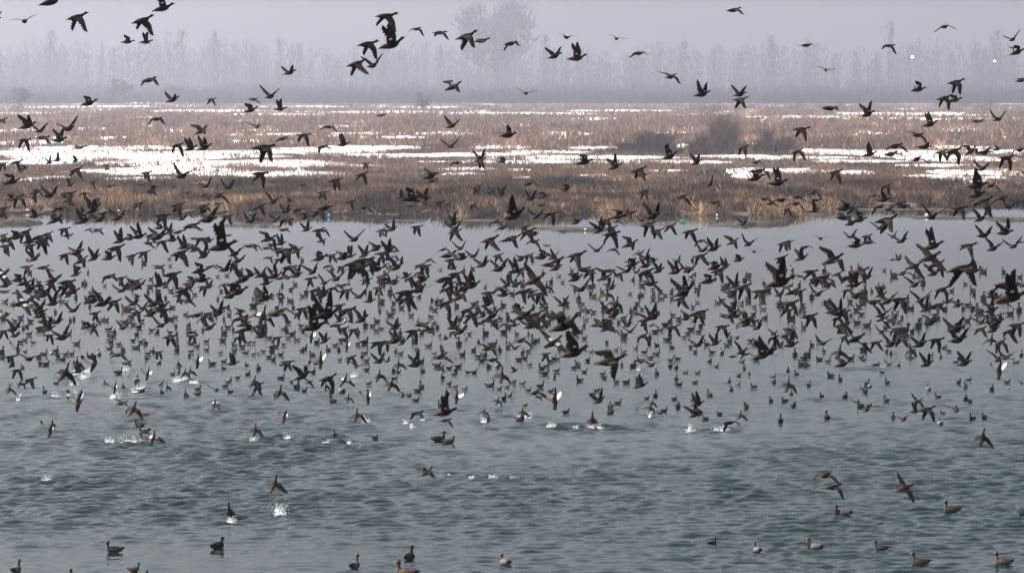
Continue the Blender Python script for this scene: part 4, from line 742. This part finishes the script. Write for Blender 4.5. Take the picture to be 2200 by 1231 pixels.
for part_, src in ((0, fly[:NI]), (1, swim[:NI])):
    keys = {}
    for b in sorted(src, key=lambda b: (b[0], b[1])):
        k = (PHRASE[b[3]] if part_ == 0 else {'S': 'facing right', 'L': 'facing left', 'T': 'seen end on'}[b[3]], band(b[1]) if part_ == 0 else (int(b[1]) // 22 if b[1] < 900 else 99), third(b[0]) if part_ else '')
        keys.setdefault(k, []).append(b)
    rank = {}
    for k, l in keys.items():
        for i, b in enumerate(l): rank[b] = (i, len(l), k)
    for b in src:
        i, n, k = rank[b]
        if part_ == 0:
            p, r, s = fly_tf(b); o = bpy.data.objects.new('flying_duck', LIB[b[3], rb.choice((0, 1, 2, 3, 4, 5))][0])
            lab = 'duck with %s, %s' % (k[0], k[1])
            if n > 1: lab += ', %sfrom left' % (nth(i) if i else 'first ')
            hit = [v[0] for q, v in BIG.items() if abs(q[0] - b[0]) < 4 and abs(q[1] - b[1]) < 4 and v[0]]
            if hit: lab = hit[0]
            tag(o, lab, 'duck', 'ducks flying over the lake')
        else:
            p, r, s = swim_tf(b); o = bpy.data.objects.new('swimming_duck', (SWN[3] if (b[0], b[1]) in ((1810, 1096), (1750, 1168)) else rb.choice(SWN[:3])) if b[1] > 1000 and b[2] > 23 else rb.choice(SWL)[0])
            yy = b[1]; W = ['zero', 'one', 'two', 'three', 'four', 'five', 'six', 'seven', 'eight', 'nine', 'ten', 'eleven', 'twelve', 'thirteen', 'fourteen', 'fifteen', 'sixteen', 'seventeen', 'eighteen', 'nineteen', 'twenty', 'twenty-one', 'twenty-two']
            row = 'near the bottom edge' if yy > 1000 else ('on empty water below the flock' if yy > 900 else 'row %s below the shore' % W[max(0, min(22, int(yy) // 22 - 21))])
            lab = 'duck afloat %s, %s, %s' % (k[0], k[2], row)
            if n > 1: lab += ', %sfrom left' % (nth(i) if i else 'first ')
            tag(o, lab, 'duck', 'ducks swimming on the lake')
        o.location = p; o.rotation_euler = r; o.scale = (s, s, s); C.objects.link(o)
bake('flying_duck_flock', fly[NI:], fly_tf, lambda b: LIB[b[3], rb.randrange(6)][1], 'smaller ducks of the dense flock flying over the lake', 'flock')
bake('swimming_duck_flock', swim[NI:], swim_tf, lambda b: rb.choice(SWL)[1], 'smallest ducks afloat, dotted over the far water', 'flock')

# ---------------------------------------------------------------- splashes thrown up by ducks taking off
M_foam = mat('splash_foam', (0.80, 0.82, 0.82), .35, (0.62, 0.66, 0.68), 20)
OCT = [(1, 0, 0), (-1, 0, 0), (0, 1, 0), (0, -1, 0), (0, 0, 1), (0, 0, -1)]; OF = [(0, 2, 4), (2, 1, 4), (1, 3, 4), (3, 0, 4), (2, 0, 5), (1, 2, 5), (3, 1, 5), (0, 3, 5)]
spl = [tuple(int(q) for q in t.split(',')) for t in SPLASH.split()]; rx = random.Random(6)
order = sorted(range(len(spl)), key=lambda k: spl[k][0])
for pos, k in enumerate(order):
    x, y, wpx = spl[k]; c = on_plane(x, y + 5, 0); s = c.y / FPX; a = wpx * s / 2; V, F = [], []
    h = a * rx.uniform(.8, 1.3) if wpx < 34 else a * .9; cols = [(rx.gauss(0, .45) * a, rx.uniform(.25, 1)) for q in range(5)]
    for q in range(int(60 + wpx * 5)):
        cx0, ch = rx.choice(cols); f = rx.random() ** 1.7; px_ = cx0 + rx.gauss(0, .13 + .22 * f) * a; pz = f * h * ch * 1.4; py_ = rx.gauss(0, .3) * a
        r = a * rx.uniform(.010, .036) * (1.3 - f * .8) + .004; b = len(V)
        for ox in OCT: V.append((px_ + ox[0] * r * 1.1, py_ + ox[1] * r, pz + ox[2] * r * rx.uniform(.8, 1.8)))
        F += [(b + i, b + j, b + l) for i, j, l in OF]
    for q in range(12):                                               # low foam line
        px_ = rx.uniform(-1.25, 1.25) * a; r = a * rx.uniform(.012, .035); b = len(V); py_ = rx.gauss(0, .2) * a
        for ox in OCT: V.append((px_ + ox[0] * r * 2.4, py_ + ox[1] * r, .004 + ox[2] * r * .6))
        F += [(b + i, b + j, b + l) for i, j, l in OF]
    o = mesh_obj('water_splash', V, F, M_foam); o.location = c; row = 'high in the left flock' if y < 780 else ('at the near edge of the flock' if y < 925 else ('below the flock' if y < 1000 else 'in the open near water'))
    lab = 'white splash %s, %s splash from the left' % (row, (nth(pos) or 'first ').strip()) if pos < 29 else 'white splash %s, %s splash from the right' % (row, (nth(len(spl) - 1 - pos) or 'first ').strip())
    tag(o, lab, 'splash', 'splashes kicked up by ducks')

# ---------------------------------------------------------------- haze: one even body of misty air round everything
HZ = ((-1000, -25, -1.5), (1000, 4200, 92))
(x0, y0, z0), (x1, y1, z1) = HZ
hz = mesh_obj('haze', [(x0, y0, z0), (x1, y0, z0), (x1, y1, z0), (x0, y1, z0), (x0, y0, z1), (x1, y0, z1), (x1, y1, z1), (x0, y1, z1)],
              [(0, 3, 2, 1), (4, 5, 6, 7), (0, 1, 5, 4), (1, 2, 6, 5), (2, 3, 7, 6), (3, 0, 4, 7)], [])
hm = bpy.data.materials.new('haze_air'); hm.use_nodes = True; t = hm.node_tree; t.nodes.remove(t.nodes['Principled BSDF'])
pv = t.nodes.new('ShaderNodeVolumePrincipled'); pv.inputs['Color'].default_value = (0.80, 0.85, 1.0, 1); pv.inputs['Density'].default_value = 0.00021; pv.inputs['Anisotropy'].default_value = 0.6
t.links.new(pv.outputs[0], t.nodes['Material Output'].inputs['Volume']); hz.data.materials.append(hm)
tag(hz, 'pale even mist over the lake, marsh and wood', 'haze', kind='stuff')
